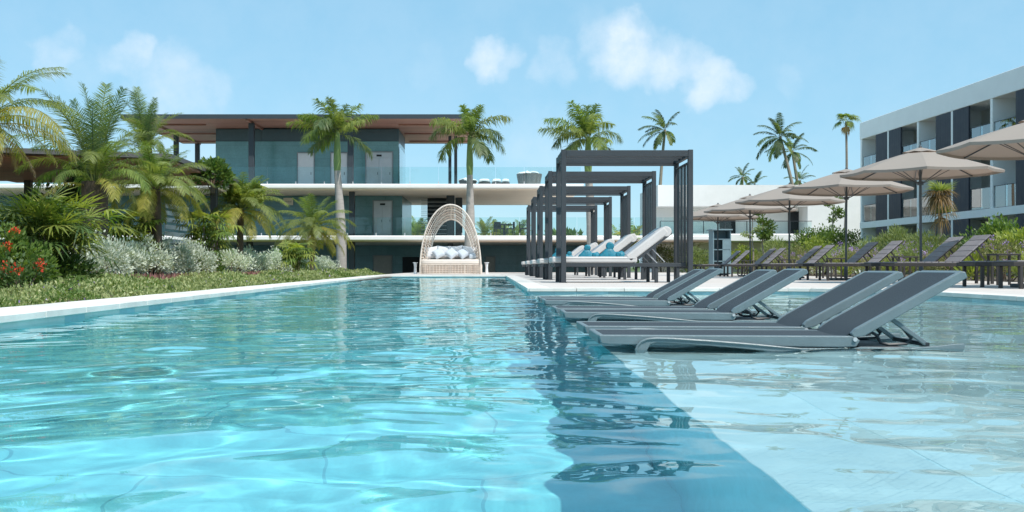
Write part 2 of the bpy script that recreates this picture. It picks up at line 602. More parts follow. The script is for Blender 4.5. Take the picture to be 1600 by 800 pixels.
for i in range(len(xs) - 1):
    for j in range(len(ys) - 1):
        dz = random.uniform(-.001, .001)
        MB().box(xs[i] + (.004 if i else -.004), xs[i + 1] - .004, ys[j] + .004, ys[j + 1] - .004, SHELF_Z - .0119, SHELF_Z + dz).build('tile', 'shelf_tile', shelf, bevel=.003)

# water: a real wavy surface
rng = np.random.default_rng(11)
xs = np.concatenate([np.arange(-4.15, 6.0, .026)])
ys = np.concatenate([np.arange(Y0 - .1, .8, .12), np.arange(.8, 13, .026), np.arange(13, 22, .045), np.arange(22, YF + .15, .08)])
Xg, Yg = np.meshgrid(xs, ys)
Z = np.zeros_like(Xg)
# slow wander of the coordinates so that crests are not straight
Xw = Xg + .22 * np.sin(.9 * Yg + .5 * Xg + 1.1) + .13 * np.sin(1.9 * Yg - 1.3 * Xg)
Yw = Yg + .20 * np.sin(1.1 * Xg - .4 * Yg + .6) + .11 * np.sin(2.3 * Xg + 1.2 * Yg + 2.0)
WAVES = [(1.9, .0036, 9), (1.15, .0028, 9), (.70, .0016, 11), (.42, .00092, 12), (.25, .00050, 12), (.15, .00028, 12), (.095, .00011, 12)]
for (lam, amp, nd) in WAVES:
    for k in range(nd):
        th = rng.normal(1.9, .75)
        l = lam * rng.uniform(.75, 1.3)
        kk = 2 * math.pi / l
        ph = rng.uniform(0, 6.28)
        s = np.sin(kk * (Xw * math.cos(th) + Yw * math.sin(th)) + ph)
        Z += amp / math.sqrt(nd) * 1.4 * (s + .25 * s * s - .125)
# calmer and livelier patches
pat = .75 + .35 * np.sin(.55 * Xg + .35 * Yg + .4) * np.sin(.42 * Yg - .5 * Xg + 1.0)
Z *= pat
# small spreading ring on the left
rr_ = np.hypot(Xg + 1.55, Yg - 5.05)
Z += .004 * np.cos(rr_ * 2 * math.pi / .22) * np.exp(-(rr_ / .28) ** 2)
V = np.stack([Xg, Yg, Z], -1).reshape(-1, 3)
nx, ny = len(xs), len(ys)
I = np.arange((ny - 1) * (nx - 1))
r_, c_ = I // (nx - 1), I % (nx - 1)
a_ = r_ * nx + c_
cx_, cy2 = xs[c_], ys[r_]
inpool = (cx_ > (-3.12 - .0222 * cy2) - .06) & ((cx_ < .66) | (cy2 < YC + .05))
a_ = a_[inpool]
Q = np.stack([a_, a_ + 1, a_ + nx + 1, a_ + nx], -1)
used = np.zeros(len(V), bool); used[Q.ravel()] = True
remap = np.cumsum(used) - 1
me = np_mesh('water', V[used], remap[Q])
me.polygons.foreach_set('use_smooth', [True] * len(me.polygons))
water = struct(link('water', me, 'water'))
water.cycles.is_caustics_caster = True
for o in [pfloor, shelf, pwall] + list(shelf.children) + list(pwall.children):
    o.cycles.is_caustics_receiver = True
# ================================================================== POOL HOUSE (the long building behind the pool)
SL2, SL1, WALLY = 5.16, 2.20, 64.0
FRONT, BACK = 58.5, 74.0
bld = empty('pool_house', (-12, 62, 0), 0, 'long flat-roofed pool house with teal walls and white floor slabs behind the swimming pool', 'building')
def part(mb, name, m, parent=bld, **k):
    return mb.build(name, m, parent, **k)
bld.location = (0, 0, 0)                            # all its parts are given in scene coordinates

def slab(z, x0, x1, front, back, th):
    h = th
    prof = [(front + .09, z), (front, z - .07), (front, z - h + .05), (front + .22, z - h), (back, z - h), (back, z)]
    mb = MB(); mb.prism(prof, x0, x1, 'x')
    return mb
part(slab(SL2, -34, 5.3, FRONT, BACK, .27), 'floor_slab', 'white_render')
part(slab(SL1, -34, 13.4, FRONT, BACK, .28), 'floor_slab', 'white_render')
# soffit boards under the slabs
for (z, x1) in ((SL2 - .27, 5.2), (SL1 - .28, 13.3)):
    n = 5
    for i in range(n):
        y0 = FRONT + .3 + i * (BACK - FRONT - .5) / n
        y1 = FRONT + .3 + (i + 1) * (BACK - FRONT - .5) / n
        part(MB().box(-33.9, x1, y0 + .008, y1 - .008, z - .03, z - .002), 'soffit_panel', 'soffit_cream')

# upper storey: teal wall between X -18.4 and -5.8
UX0, UX1 = -17.2, -5.76
part(MB().box(UX0, UX1, WALLY, 68.6, SL2, 8.25), 'upper_wall', 'teal_lit')
part(MB().box(UX0, UX1, WALLY + .05, 68.6, 8.252, 9.05), 'upper_band', 'band_dark')  # dark strip along the top of the upper wall
for i in range(4):
    x0 = UX0 + i * (UX1 - UX0) / 4
    f = part(MB().box(x0 + .03, x0 + (UX1 - UX0) / 4 - .03, WALLY + .02, WALLY + .049, 8.3, 9.0), 'upper_band_panel', 'band_dark')
# doors on the upper storey
mat('frame_grey', (.22, .25, .26), .45, .08)
def door(x0, x1, z0, z1, y, m, leaves=1, name='door', lintel=False):
    d = part(MB().box(x0 - .05, x1 + .05, y - .05, y - .003, z0, z1 + .06), name, m, bevel=.01)
    for (fa, fb, fc, fd) in ((x0 - .11, x0 - .052, z0, z1 + .12), (x1 + .052, x1 + .11, z0, z1 + .12), (x0 - .0519, x1 + .0519, z1 + .062, z1 + .12)):
        MB().box(fa, fb, y - .07, y - .003, fc, fd).build('door_frame', 'frame_grey', d)
    w = (x1 - x0) / leaves
    for i in range(leaves):
        p = MB().box(x0 + i * w + .012, x0 + (i + 1) * w - .012, y - .075, y - .051, z0 + .02, z1 - (.28 if lintel else .0)).build('door_panel', m, d, bevel=.006)
        MB().beam((x0 + (i + .88) * w, y - .10, z0 + 1.0), (x0 + (i + .88) * w, y - .10, z0 + 1.16), .025, .04).build('handle', 'steel_dark', d)
    if lintel:
        MB().box(x0 + .02, x1 - .02, y - .072, y - .051, z1 - .25, z1 - .02).build('lift_header', m, d)
        xm = (x0 + x1) / 2
        MB().box(xm - .16, xm + .16, y - .09, y - .0725, z1 - .2, z1 - .08).build('floor_display', 'black_void', d)
    return d
def bx(x, y=WALLY): return (x - 767) / 1600 * y
door(bx(467), bx(489), SL2, 7.45, WALLY, 'door_white')
door(bx(519), bx(541), SL2, 7.45, WALLY, 'door_white')
door(bx(573.5), bx(611.5), SL2, 7.50, WALLY, 'elevator_steel', 2, 'lift_door', True)
# glass screen beside the upper box
part(MB().box(UX1 + .02, UX1 + .05, 64.05, 68.5, SL2 + .02, 7.9), 'glass_screen', 'glass_blue')

# first storey
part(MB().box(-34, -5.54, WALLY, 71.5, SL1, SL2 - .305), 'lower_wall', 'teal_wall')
door(bx(585), bx(611), SL1, 4.46, WALLY, 'elevator_steel', 2, 'lift_door', True)
sg = part(MB().box(bx(443), bx(458), WALLY - .05, WALLY - .002, 4.27, 4.72), 'wall_sign', 'soffit_cream', bevel=.01)
for i in range(9):
    x = bx(444.8) + i * .05
    MB().box(x, x + .035, WALLY - .056, WALLY - .0505, 4.44, 4.50 + .02 * (i % 3)).build('lettering', 'beige_door', sg)
# ground storey, set back and sunk
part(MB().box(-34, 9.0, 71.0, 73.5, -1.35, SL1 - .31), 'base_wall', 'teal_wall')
def gx(x): return (x - 767) / 1600 * 71.0
door(gx(585), gx(611), -1.2, 1.12, 71.0, 'beige_door', 1)
part(MB().box(gx(629), gx(656), 70.95, 70.997, -1.3, 1.1), 'doorway', 'black_void')  # black panel on the wall, the opening's inner dark put in its colour
door(gx(760), gx(772), -1.2, 1.05, 71.0, 'beige_door', 1)

# roof
RX0, RX1, RY0, RY1, RZ = -21.6, -1.03, 59.8, 71.9, 9.08
part(MB().box(RX0, RX1, RY0, RY1, RZ + .045, RZ + .22), 'roof', 'roof_edge')
for (a, c, e, f_) in ((RX0 - .03, RX1 + .03, RY0 - .03, RY0 - .001), (RX0 - .03, RX1 + .03, RY1 + .001, RY1 + .03),
                      (RX0 - .03, RX0 - .001, RY0 - .0, RY1), (RX1 + .001, RX1 + .03, RY0, RY1)):
    part(MB().box(a, c, e, f_, RZ - .02, RZ + .24), 'roof_fascia', 'roof_edge')
nb = 24
for i in range(nb):
    y0, y1 = RY0 + i * (RY1 - RY0) / nb, RY0 + (i + 1) * (RY1 - RY0) / nb
    for (xa, xb) in ((RX0 + .01, -14.35), (-14.33, -8.36), (-8.34, RX1 - .01)):
        if y1 > WALLY + .3 and y0 < 68.4 and xa > -15 and xb < -6:
            continue
        part(MB().box(xa, xb, y0 + .006, y1 - .006, RZ, RZ + .044), 'soffit_plank', 'soffit_wood')
for x in (-20.4, -14.3, -8.35, -2.5):
    part(MB().box(x - .07, x + .07, RY0 + .1, RY1 - .1, RZ - .12, RZ - .003), 'roof_beam', 'soffit_wood', bevel=.01)
for y in (62.2, 66.4, 70.4):
    part(MB().box(RX0 + .1, -17.3, y - .06, y + .06, RZ - .09, RZ - .004), 'roof_beam', 'soffit_wood')
    part(MB().box(-5.6, RX1 - .1, y - .06, y + .06, RZ - .09, RZ - .004), 'roof_beam', 'soffit_wood')
# columns, round-edged steel
def column(x, y, z0, z1, w=.3):
    return part(MB().box(x - w / 2, x + w / 2, y - w / 2, y + w / 2, z0, z1), 'column', 'steel_dark', bevel=.03)
for (x, y, w) in ((-20.4, 66.4, .3), (-20.4, 71.2, .3), (-14.25, 61.0, .33), (-8.35, 61.0, .33), (-2.68, 67.0, .2), (-2.3, 67.0, .2), (-20.4, 61.0, .3)):
    column(x, y, SL2, RZ - .1, w)
for (x, y, w) in ((bx(550, 60.5), 60.5, .33), (bx(704, 64), 64.0, .5), (-20.4, 60.5, .33), (bx(717, 66), 66.0, .45), (11.0, 60.5, .3)):
    column(x, y, SL1, SL2 - .30, w)
for (x, y) in ((bx(550, 60.5), 60.5), (-20.4, 60.5), (-14.25, 60.5), (bx(704, 64), 64), (7.5, 60.5)):
    column(x, y, -1.35, SL1 - .31, .34)
# louvred stair screen under the upper slab
for i in range(20):
    z = SL1 + .1 + i * .127
    part(MB().beam((bx(658, 66), 66, z), (bx(699, 66), 66, z), .16, .035), 'slat', 'steel_dark' if i % 2 else 'elevator_steel')
part(MB().box(bx(668, 66.4), bx(699, 66.4), 66.3, 66.5, SL1, SL2 - .305), 'stair_wall', 'steel_dark')
# glass balustrades
def balustrade(z, x0, x1, y, n, h, gm='glass_clear', rail=None):
    for i in range(n):
        a, c = x0 + (x1 - x0) * i / n, x0 + (x1 - x0) * (i + 1) / n
        part(MB().box(a + .02, c - .02, y, y + .016, z + .03, z + h), 'glass_panel', gm)
        part(MB().box(a - .025, a + .025, y - .01, y + .03, z - .0, z + .16), 'clamp', 'elevator_steel')
    if rail:
        part(MB().box(x0, x1, y - .02, y + .035, z + h + .001, z + h + .05), 'rail', rail)
balustrade(SL2, -26, 5.2, 58.9, 19, 1.0)
balustrade(SL1, -33, 13.2, 58.9, 28, 1.06)

# things on the terraces
mat('weave_grey', (.20, .195, .19), .8, .2, 6, .5, 60)
mat('weave_dark', (.06, .062, .066), .7, .2, 6, .5, 60)
mat('white_fabric', (.80, .80, .80), .85, .05, 3, .1, 40)
def pillow_mb(mb, w, h, t, n=10):
    """stuffed square cushion lying flat, pinched corners"""
    top, bot = [], []
    for j in range(n + 1):
        for i in range(n + 1):
            u, v = i / n * 2 - 1, j / n * 2 - 1
            k = max(0, (1 - u ** 4) * (1 - v ** 4)) ** .55
            pin = 1 - .10 * (1 - abs(u)) * abs(v) ** 2 - .10 * (1 - abs(v)) * abs(u) ** 2 * 0
            puf = 1 - .09 * (1 - v * v) * 0
            x = u * w / 2 * (1 - .10 * (1 - v * v) * abs(u) ** 3)
            y = v * h / 2 * (1 - .10 * (1 - u * u) * abs(v) ** 3)
            top.append((x, y, t / 2 * k)); bot.append((x, y, -t / 2 * k))
    N = n + 1
    fs = []
    for j in range(n):
        for i in range(n):
            a = j * N + i
            fs.append((a, a + 1, a + N + 1, a + N))
            fs.append((N * N + a, N * N + a + N, N * N + a + N + 1, N * N + a + 1))
    mb.add(top + bot, fs)
    return mb
def round_daybed(x, y, r, h, m, label, cush):
    t = empty('round_daybed', (x, y, SL2), 0, label, 'daybed')
    MB().lathe([(.0, .02), (r * .82, .02), (r, h), (r * .93, h), (r * .90, h - .14), (0, h - .14)], 28).build('bowl', m, t, smooth=True, autosmooth=30)
    for k in range(14):
        a = k / 14 * 6.283
        MB().beam((r * .835 * math.cos(a), r * .835 * math.sin(a), .04), (r * 1.003 * math.cos(a), r * 1.003 * math.sin(a), h - .01), .035, .03).build('rib', m, t)
    for i in range(cush):
        a = 6.283 * i / cush + .4
        c = MB()
        pillow_mb(c, .55, .42, .18)
        o = c.build('cushion', 'white_fabric', t, smooth=True, autosmooth=180)
        o.location = (r * .62 * math.cos(a), r * .55 * math.sin(a), h + .02)
        o.rotation_euler = (.5 * math.sin(a), .2, a)
round_daybed(bx(827, 60.6), 60.6, .74, .74, 'weave_grey', 'large grey woven round daybed with white cushions on the upper terrace', 6)
round_daybed(bx(731, 60.4), 60.4, .52, .34, 'weave_dark', 'small dark woven bowl daybed on the upper terrace behind a palm trunk', 3)
for (x, w, lab) in ((757, .75, 'white cushioned pouffe beside the small dark bowl on the upper terrace'), (776, .62, 'white cushioned pouffe next to the big grey daybed on the upper terrace'), (790, .5, 'small white stool pressed against the big grey daybed')):
    t = empty('pouffe', (bx(x, 60), 60, SL2), 0, lab, 'pouffe', 'white pouffes on the upper terrace')
    MB().lathe([(0, 0), (w * .45, 0), (w * .5, .05), (w * .48, .2), (0, .2)], 18).build('base', 'weave_dark', t, smooth=True)
    c = MB(); pillow_mb(c, w * .9, w * .9, .26); o = c.build('cushion', 'white_fabric', t, smooth=True, autosmooth=180); o.location = (0, 0, .28)
# dining chairs and tables on the lower terrace
def dining_chair(x, y, rz, label):
    t = empty('dining_chair', (x, y, SL1), rz, label, 'chair', 'dark chairs on the lower terrace')
    MB().box(-.24, .24, -.24, .24, .42, .48).build('seat', 'weave_dark', t, bevel=.015)
    MB().prism([(-.24, .48), (.24, .48), (.2, .86), (-.2, .86)], .2, .25, 'y').build('backrest', 'weave_dark', t, bevel=.01)
    for sx in (-1, 1):
        for sy in (-1, 1):
            MB().beam((sx * .2, sy * .2, .42), (sx * .24, sy * .24, 0), .035, .035).build('leg', 'steel_dark', t)
        MB().beam((sx * .25, -.2, .66), (sx * .25, .22, .68), .04, .03).build('armrest', 'steel_dark', t)
dining_chair(bx(779, 60), 60, .3, 'dark woven armchair on the lower terrace beside the palm trunk')
dining_chair(bx(797, 60.2), 60.2, -1.4, 'dark woven armchair on the lower terrace standing second from the palm trunk')
dining_chair(bx(818, 60), 60, 1.5, 'dark woven armchair on the lower terrace close to the far cabana')
t = empty('dining_table', (bx(788, 60.8), 60.8, SL1), 0, 'round dark dining table among the armchairs on the lower terrace', 'table')
MB().lathe([(0, .7), (.55, .7), (.55, .74), (0, .74)], 22).build('tabletop', 'steel_dark', t)
MB().lathe([(.28, 0), (.28, .02), (.05, .05), (.05, .7)], 14).build('pedestal', 'steel_dark', t, smooth=True)

# ================================================================== WHITE WING on the right
wing = empty('white_wing', (0, 0, 0), 0, 'low white rendered wing with a recessed balcony behind the parasols', 'building')
WY = 75.0
def wx(x, d=WY): return (x - 767) / 1600 * d
def wz(y, d=WY): return CAM_H + (417 - y) / 1600 * d
x0, xr1, xr2, x3 = wx(1028), wx(1079), wx(1262), wx(1346)
part(MB().box(x0, x3, WY, WY + 9, wz(333) + .5, wz(289)), 'parapet_wall', 'white_render', wing)
part(MB().box(xr2, x3, WY + .0, WY + 9, .0, wz(333) + .497), 'wall', 'white_render', wing)
part(MB().box(x0, xr2 - .003, WY + 2.2, WY + 9, .0, wz(333) + .497), 'recess_wall', 'white_render', wing)
part(slab(wz(366), x0, xr2 - .004, WY - 1.2, WY + 2.19, .55), 'balcony_slab', 'white_render', wing)
part(MB().box(wx(1124, 77.2), wx(1149, 77.2), WY + 2.15, WY + 2.196, wz(366), wz(338)), 'window', 'black_void', wing)
part(MB().box(wx(1231, 77.2), wx(1252, 77.2), WY + 2.15, WY + 2.196, wz(366), wz(328)), 'window', 'black_void', wing)
n = 7
for i in range(n):
    a, c = x0 + (xr2 - x0) * i / n, x0 + (xr2 - x0) * (i + 1) / n
    part(MB().box(a + .03, c - .03, WY - 1.0, WY - .985, wz(366) + .05, wz(347.5)), 'glass_panel', 'glass_clear', wing)
    part(MB().box(a - .03, a + .03, WY - 1.02, WY - .96, wz(366), wz(347)), 'post', 'steel_dark', wing)
part(MB().box(x0, xr2 - .01, WY - 1.03, WY - .96, wz(347) + .002, wz(346)), 'rail', 'steel_dark', wing)
part(MB().box(x0, xr2 - .01, WY + 2.0, WY + 2.19, .0, wz(366) - .56), 'base_wall', 'soffit_cream', wing)

# ================================================================== HOTEL BLOCK on the far right
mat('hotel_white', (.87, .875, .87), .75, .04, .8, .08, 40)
mat('hotel_beige', (.74, .71, .66), .8, .05, 1.2)  # beige grey of the recess walls and balcony doors
mat('curtain_pane', (.56, .53, .50), .25, .06, 1.0)
mat('screen_navy', (.030, .034, .050), .6, .12, 2.0, stretch=(1, 1, 1))
hotel = empty('hotel_block', (24.5, 67.7, 0), 0, 'three storey white hotel block with dark screens and glass balconies', 'building')
dv = Vector((25.2 - 24.5, 48.4 - 67.7, 0)).normalized()
hotel.rotation_euler = (0, 0, math.atan2(dv.y, dv.x))
# local frame: +x runs along the facade towards the camera, +y into the block (east), facade at y = 0
HB = 4.08
NBAY = 7
HL = NBAY * HB
ZT, ZT0 = 9.95, 8.85            # roof parapet
Z2a, Z2b = 6.55, 6.25           # slab between the two upper storeys
Z1a, Z1b = 3.35, 2.95           # slab of the lower storey
def hp(mb, name, m, parent=None, **k):
    return mb.build(name, m, parent or hotel, **k)
D_ = 1.6
hp(MB().box(-.3, HL, 0, 12, ZT0, ZT), 'roof_fascia', 'hotel_white', bevel=.02)
hp(MB().box(-.28, HL, .004, 12, Z2b, Z2a), 'floor_slab', 'hotel_white')
hp(MB().box(-.28, HL, .004, 12, Z1b, Z1a), 'floor_slab', 'hotel_white')
for (za, zb) in ((0, Z1b), (Z1a, Z2b), (Z2a, ZT0)):
    hp(MB().box(-.26, HL, D_, 11.9, za + .002, zb - .002), 'back_wall', 'hotel_beige')
    for i in range(NBAY + 1):
        x = i * HB - (.0 if i else .12)
        hp(MB().box(x - .12, x + .12, .03, D_ - .003, za + .002, zb - .002), 'divider_wall', 'hotel_white')
    for i in range(NBAY):
        near_side = (i % 2 == 0)
        sw = 1.72
        xa = i * HB + .125
        xb = (i + 1) * HB - .125
        if near_side:
            s0, s1, o0, o1 = xb - sw, xb, xa, xb - sw
        else:
            s0, s1, o0, o1 = xa, xa + sw, xa + sw, xb
        # sliding screen of upright boards
        sc = hp(MB().box(s0 + .01, s1 - .01, 0.055, .10, za + .01, zb - .01), 'screen', 'screen_navy')
        nbd = 6
        for k in range(nbd):
            u0 = s0 + .012 + (s1 - s0 - .024) * k / nbd
            u1 = s0 + .012 + (s1 - s0 - .024) * (k + 1) / nbd
            MB().box(u0 + .006, u1 - .006, .012, .054, za + .012, zb - .012).build('board', 'screen_navy', sc)
        if za > 0:
            for k in range(2):
                u0 = o0 + (o1 - o0) * k / 2; u1 = o0 + (o1 - o0) * (k + 1) / 2
                hp(MB().box(u0 + .015, u1 - .015, .10, .116, za + .03, za + 1.08), 'glass_panel', 'glass_blue')
            hp(MB().box(o0, o1, .085, .13, za + 1.081, za + 1.115), 'rail', 'steel_dark')
        # pale sliding door behind the balcony
        w = hp(MB().box(o0 + .1, o1 - .1, D_ - .05, D_ - .003, za + .03, zb - .30), 'balcony_door', 'hotel_beige')
        MB().box(o0 + .15, (o0 + o1) / 2 - .02, D_ - .06, D_ - .0505, za + .10, zb - .38).build('pane', 'curtain_pane', w)
        MB().box((o0 + o1) / 2 + .02, o1 - .15, D_ - .06, D_ - .0505, za + .10, zb - .38).build('pane', 'curtain_pane', w)

# ================================================================== BAR PAVILION among the palms on the left
mat('pavilion_wood', (.50, .23, .16), .6, .2, 3, .1, 30, obj_var=.12)
mat('pavilion_edge', (.095, .09, .088), .6, .15)
pav = empty('bar_pavilion', (0, 0, 0), 0, 'low flat bar pavilion with a reddish wood soffit among the palms', 'pavilion')
PZ = 3.02
rp = [(-21, 20), (-7.85, 25.2), (-8.1, 33.5), (-21, 30)]
part(MB().prism(rp, PZ + .05, PZ + .17), 'roof', 'pavilion_edge', pav)
npk = 22
for i in range(npk):
    y0 = 20.2 + i * .61
    def xr_(y):
        return -7.68 - .04 * (y - 23.5)
    y1 = y0 + .595
    lo = max(-20.9, -20.9)
    xl_ = -20.8 if y1 < 30 else -20.8 + (y1 - 30) / 3.5 * 12
    xr = -7.95 - .035 * (y1 - 25.2) if y0 > 25.2 else -20.8 + (y0 - 20.1) / 5.2 * 12.9
    if xr - xl_ > .3:
        part(MB().box(xl_, xr, y0, y1, PZ, PZ + .048), 'soffit_plank', 'pavilion_wood', pav)
for (x, y) in ((-8.5, 26.0), (-8.7, 32.2), (-13.5, 24), (-14, 31), (-19, 21), (-19, 29)):
    part(MB().box(x - .1, x + .1, y - .1, y + .1, .0, PZ - .002), 'post', 'pavilion_edge', pav, bevel=.01)
cnt = part(MB().box(-15, -9.2, 28.0, 28.7, .0, 1.1), 'bar_counter', 'white_render', pav)
MB().box(-15.1, -9.1, 27.85, 28.75, 1.101, 1.16).build('countertop', 'pavilion_edge', cnt, bevel=.01)
for i in range(9):
    part(MB().box(-9.3, -9.26 + .0, 29.2 + i * .0, 31.4, .5 + i * .2, .62 + i * .2), 'louvre_slat', 'white_render', pav)
# ================================================================== SUN LOUNGERS IN THE WATER
mat('resin_grey', (.14, .185, .20), .42, .10, 5, .12, 120)
mat('sling_grey', (.038, .052, .064), .85, .10, 8, .5, 220, stretch=(1, 1, 1))
mat('prop_dark', (.03, .036, .042), .5, .1)
ZW = SHELF_Z                                            # the loungers stand on the shelf
LD = .53                                                # width (along depth)
def make_lounger():
    """local: x from the foot (0) to the head, y depth from the near edge, z from the water level"""
    t = empty('sun_lounger', (0, 0, 0))
    # seat rails: slim channel each side, foot rail
    for (y, nm) in ((0, 'side_rail'), (LD - .035, 'side_rail')):
        prof = [(.0, .072), (1.26, .066), (1.30, .045), (1.28, .012), (1.20, .010), (.05, .024), (.012, .03)]
        MB().prism(prof, y, y + .035, 'y').build(nm, 'resin_grey', t, bevel=.005, seg=2)
    MB().box(.0, .03, .036, LD - .036, .026, .0715).build('foot_rail', 'resin_grey', t, bevel=.004)
    # stretched sling, sagging a little between the rails
    ny, nx_ = 8, 24
    vs, fs = [], []
    for i in range(nx_ + 1):
        for j in range(ny + 1):
            u, v = i / nx_, j / ny
            sag = .016 * math.sin(math.pi * v) * (.4 + .6 * math.sin(math.pi * min(1, u * 1.02)))
            vs.append((.032 + u * 1.235, .036 + v * (LD - .072), .0685 - sag - .004 * u))
    vs += [(x, y, z - .006) for (x, y, z) in vs]
    N = (nx_ + 1) * (ny + 1)
    for i in range(nx_):
        for j in range(ny):
            a = i * (ny + 1) + j
            fs += [(a, a + ny + 1, a + ny + 2, a + 1), (N + a, N + a + 1, N + a + ny + 2, N + a + ny + 1)]
    MB().add(vs, fs).build('sling', 'sling_grey', t, smooth=True, autosmooth=60)
    # backrest
    ang = R(28.8)
    br = empty('backrest', (1.262, 0, .068)); br.parent = t
    br.rotation_euler = (0, -ang, 0)
    BL = .645
    for y in (0.0, LD - .035):
        MB().prism([(0, .012), (.03, .022), (BL - .02, .022), (BL, .008), (BL - .004, -.022), (.05, -.030), (.0, -.012)], y, y + .035, 'y').build('rail', 'resin_grey', br, bevel=.005, seg=2)
    MB().box(BL - .032, BL - .002, .036, LD - .036, -.016, .018).build('head_rail', 'resin_grey', br, bevel=.005)
    vs, fs = [], []
    nx_ = 14
    for i in range(nx_ + 1):
        for j in range(ny + 1):
            u, v = i / nx_, j / ny
            sag = .014 * math.sin(math.pi * v) * math.sin(math.pi * min(1, .1 + u * .9))
            vs.append((-.03 + u * (BL - .002), .036 + v * (LD - .072), .0185 - sag - .014 * max(0, .12 - u) / .12))
    vs += [(x, y, z - .006) for (x, y, z) in vs]
    N = (nx_ + 1) * (ny + 1)
    for i in range(nx_):
        for j in range(ny):
            a = i * (ny + 1) + j
            fs += [(a, a + ny + 1, a + ny + 2, a + 1), (N + a, N + a + 1, N + a + ny + 2, N + a + ny + 1)]
    MB().add(vs, fs).build('sling', 'sling_grey', br, smooth=True, autosmooth=60)
    # sled sides, a little proud of the rails: hooped leg, falling lip, long runner behind
    for (ya, yb) in ((-.013, -.001), (LD + .001, LD + .013)):
        top = [(.182, -.20), (.178, -.06), (.180, -.01), (.190, .022), (.210, .044), (.240, .056), (.285, .060), (.36, .058), (.55, .046), (.75, .030), (.90, .016), (1.00, .008), (1.26, .006), (1.30, .014),
               (1.55, .010), (1.68, .018), (1.76, .028), (1.81, .030), (1.815, .022), (1.812, -.02), (1.80, -.20)]
        low = [(1.74, -.20), (1.72, -.045), (1.30, -.035), (1.215, -.030), (1.205, -.012), (.93, -.012), (.88, -.014), (.87, -.012),
               (.70, .006), (.45, .026), (.29, .036), (.255, .026), (.235, -.01), (.230, -.20)]
        MB().prism(top + low, ya, yb, 'y').build('sled_side', 'resin_grey', t, bevel=.004, seg=2)
        # raised rim following the hoop
        yy = ya - .002 if ya < 0 else yb + .002
        MB().tube([(x, yy, z - .004) for (x, z) in top[1:12]], [.0065] * 9 + [.005, .002], 6).build('rim', 'resin_grey', t, smooth=True)
    for x in (.21, 1.77):
        MB().tube([(x, .0, -.15), (x, LD, -.15)], .014, 8).build('cross_bar', 'resin_grey', t, smooth=True)
    MB().box(1.205, 1.235, .036, LD - .036, -.012, .03).build('hinge_bar', 'resin_grey', t, bevel=.004)
    for y in (-.006, LD + .006):
        MB().lathe([(0, -.004), (.011, -.004), (.011, .004), (0, .004)], 10).build('bolt', 'elevator_steel', t).matrix_local = Matrix.Translation((1.272, y, .05)) @ Matrix.Rotation(R(90), 4, 'X')
    # two-legged prop holding the back, with its dark slider below
    for y in (.06, LD - .06):
        MB().beam((1.475, y, .150), (1.655, y, .020), .018, .022).build('prop_strut', 'resin_grey', t, bevel=.003)
        MB().tube([(1.37, y + .02, .088), (1.41, y + .02, .066), (1.43, y + .02, .028), (1.47, y + .02, .018), (1.56, y + .02, .022), (1.585, y + .02, .05), (1.54, y + .02, .105)], .009, 6).build('prop_hook', 'prop_dark', t, smooth=True)
    MB().beam((1.655, .05, .02), (1.655, LD - .05, .02), .02, .02).build('prop_foot', 'prop_dark', t)
    MB().box(1.30, 1.52, .02, LD - .02, -.014, .012).build('adjuster_tray', 'prop_dark', t, bevel=.004)
    return t
lg = make_lounger()
LS = [(5.085, 'grey sling lounger standing in the shallow pool water, first of six from the open water'),
      (5.86, 'grey sling lounger in shallow water, second of six, touching the first one closely'),
      (7.68, 'grey sling lounger in shallow water, third of six, front one of the middle pair'),
      (8.44, 'grey sling lounger in shallow water, fourth of six, rear one of the middle pair'),
      (10.45, 'grey sling lounger in shallow water, fifth of six, front of the deck pair'),
      (11.3, 'grey sling lounger in shallow water, last of six, right before the cabana deck')]
loungers = []
for i, (y, lab) in enumerate(LS):
    o = lg if i == 0 else copy_tree(lg)
    s = 1.0
    o.location = (.535 + [0, .0, .01, -.005, .012, .0][i], y, 0)
    o.rotation_euler = (0, 0, R([0, .5, -.6, .3, .8, -.4][i]))
    for ch in o.children:
        if ch.name.startswith('backrest'):
            ch.rotation_euler = (0, -R(28.8 + [0, -.5, .6, -.3, .4, -.7][i]), 0)
    tag(o, lab, 'sun lounger', 'sun loungers standing in the shallow water')
    loungers.append(o)
def recv(o):
    if o.type == 'MESH':
        o.cycles.is_caustics_receiver = True
    for c in o.children:
        recv(c)
for o in loungers:
    recv(o)

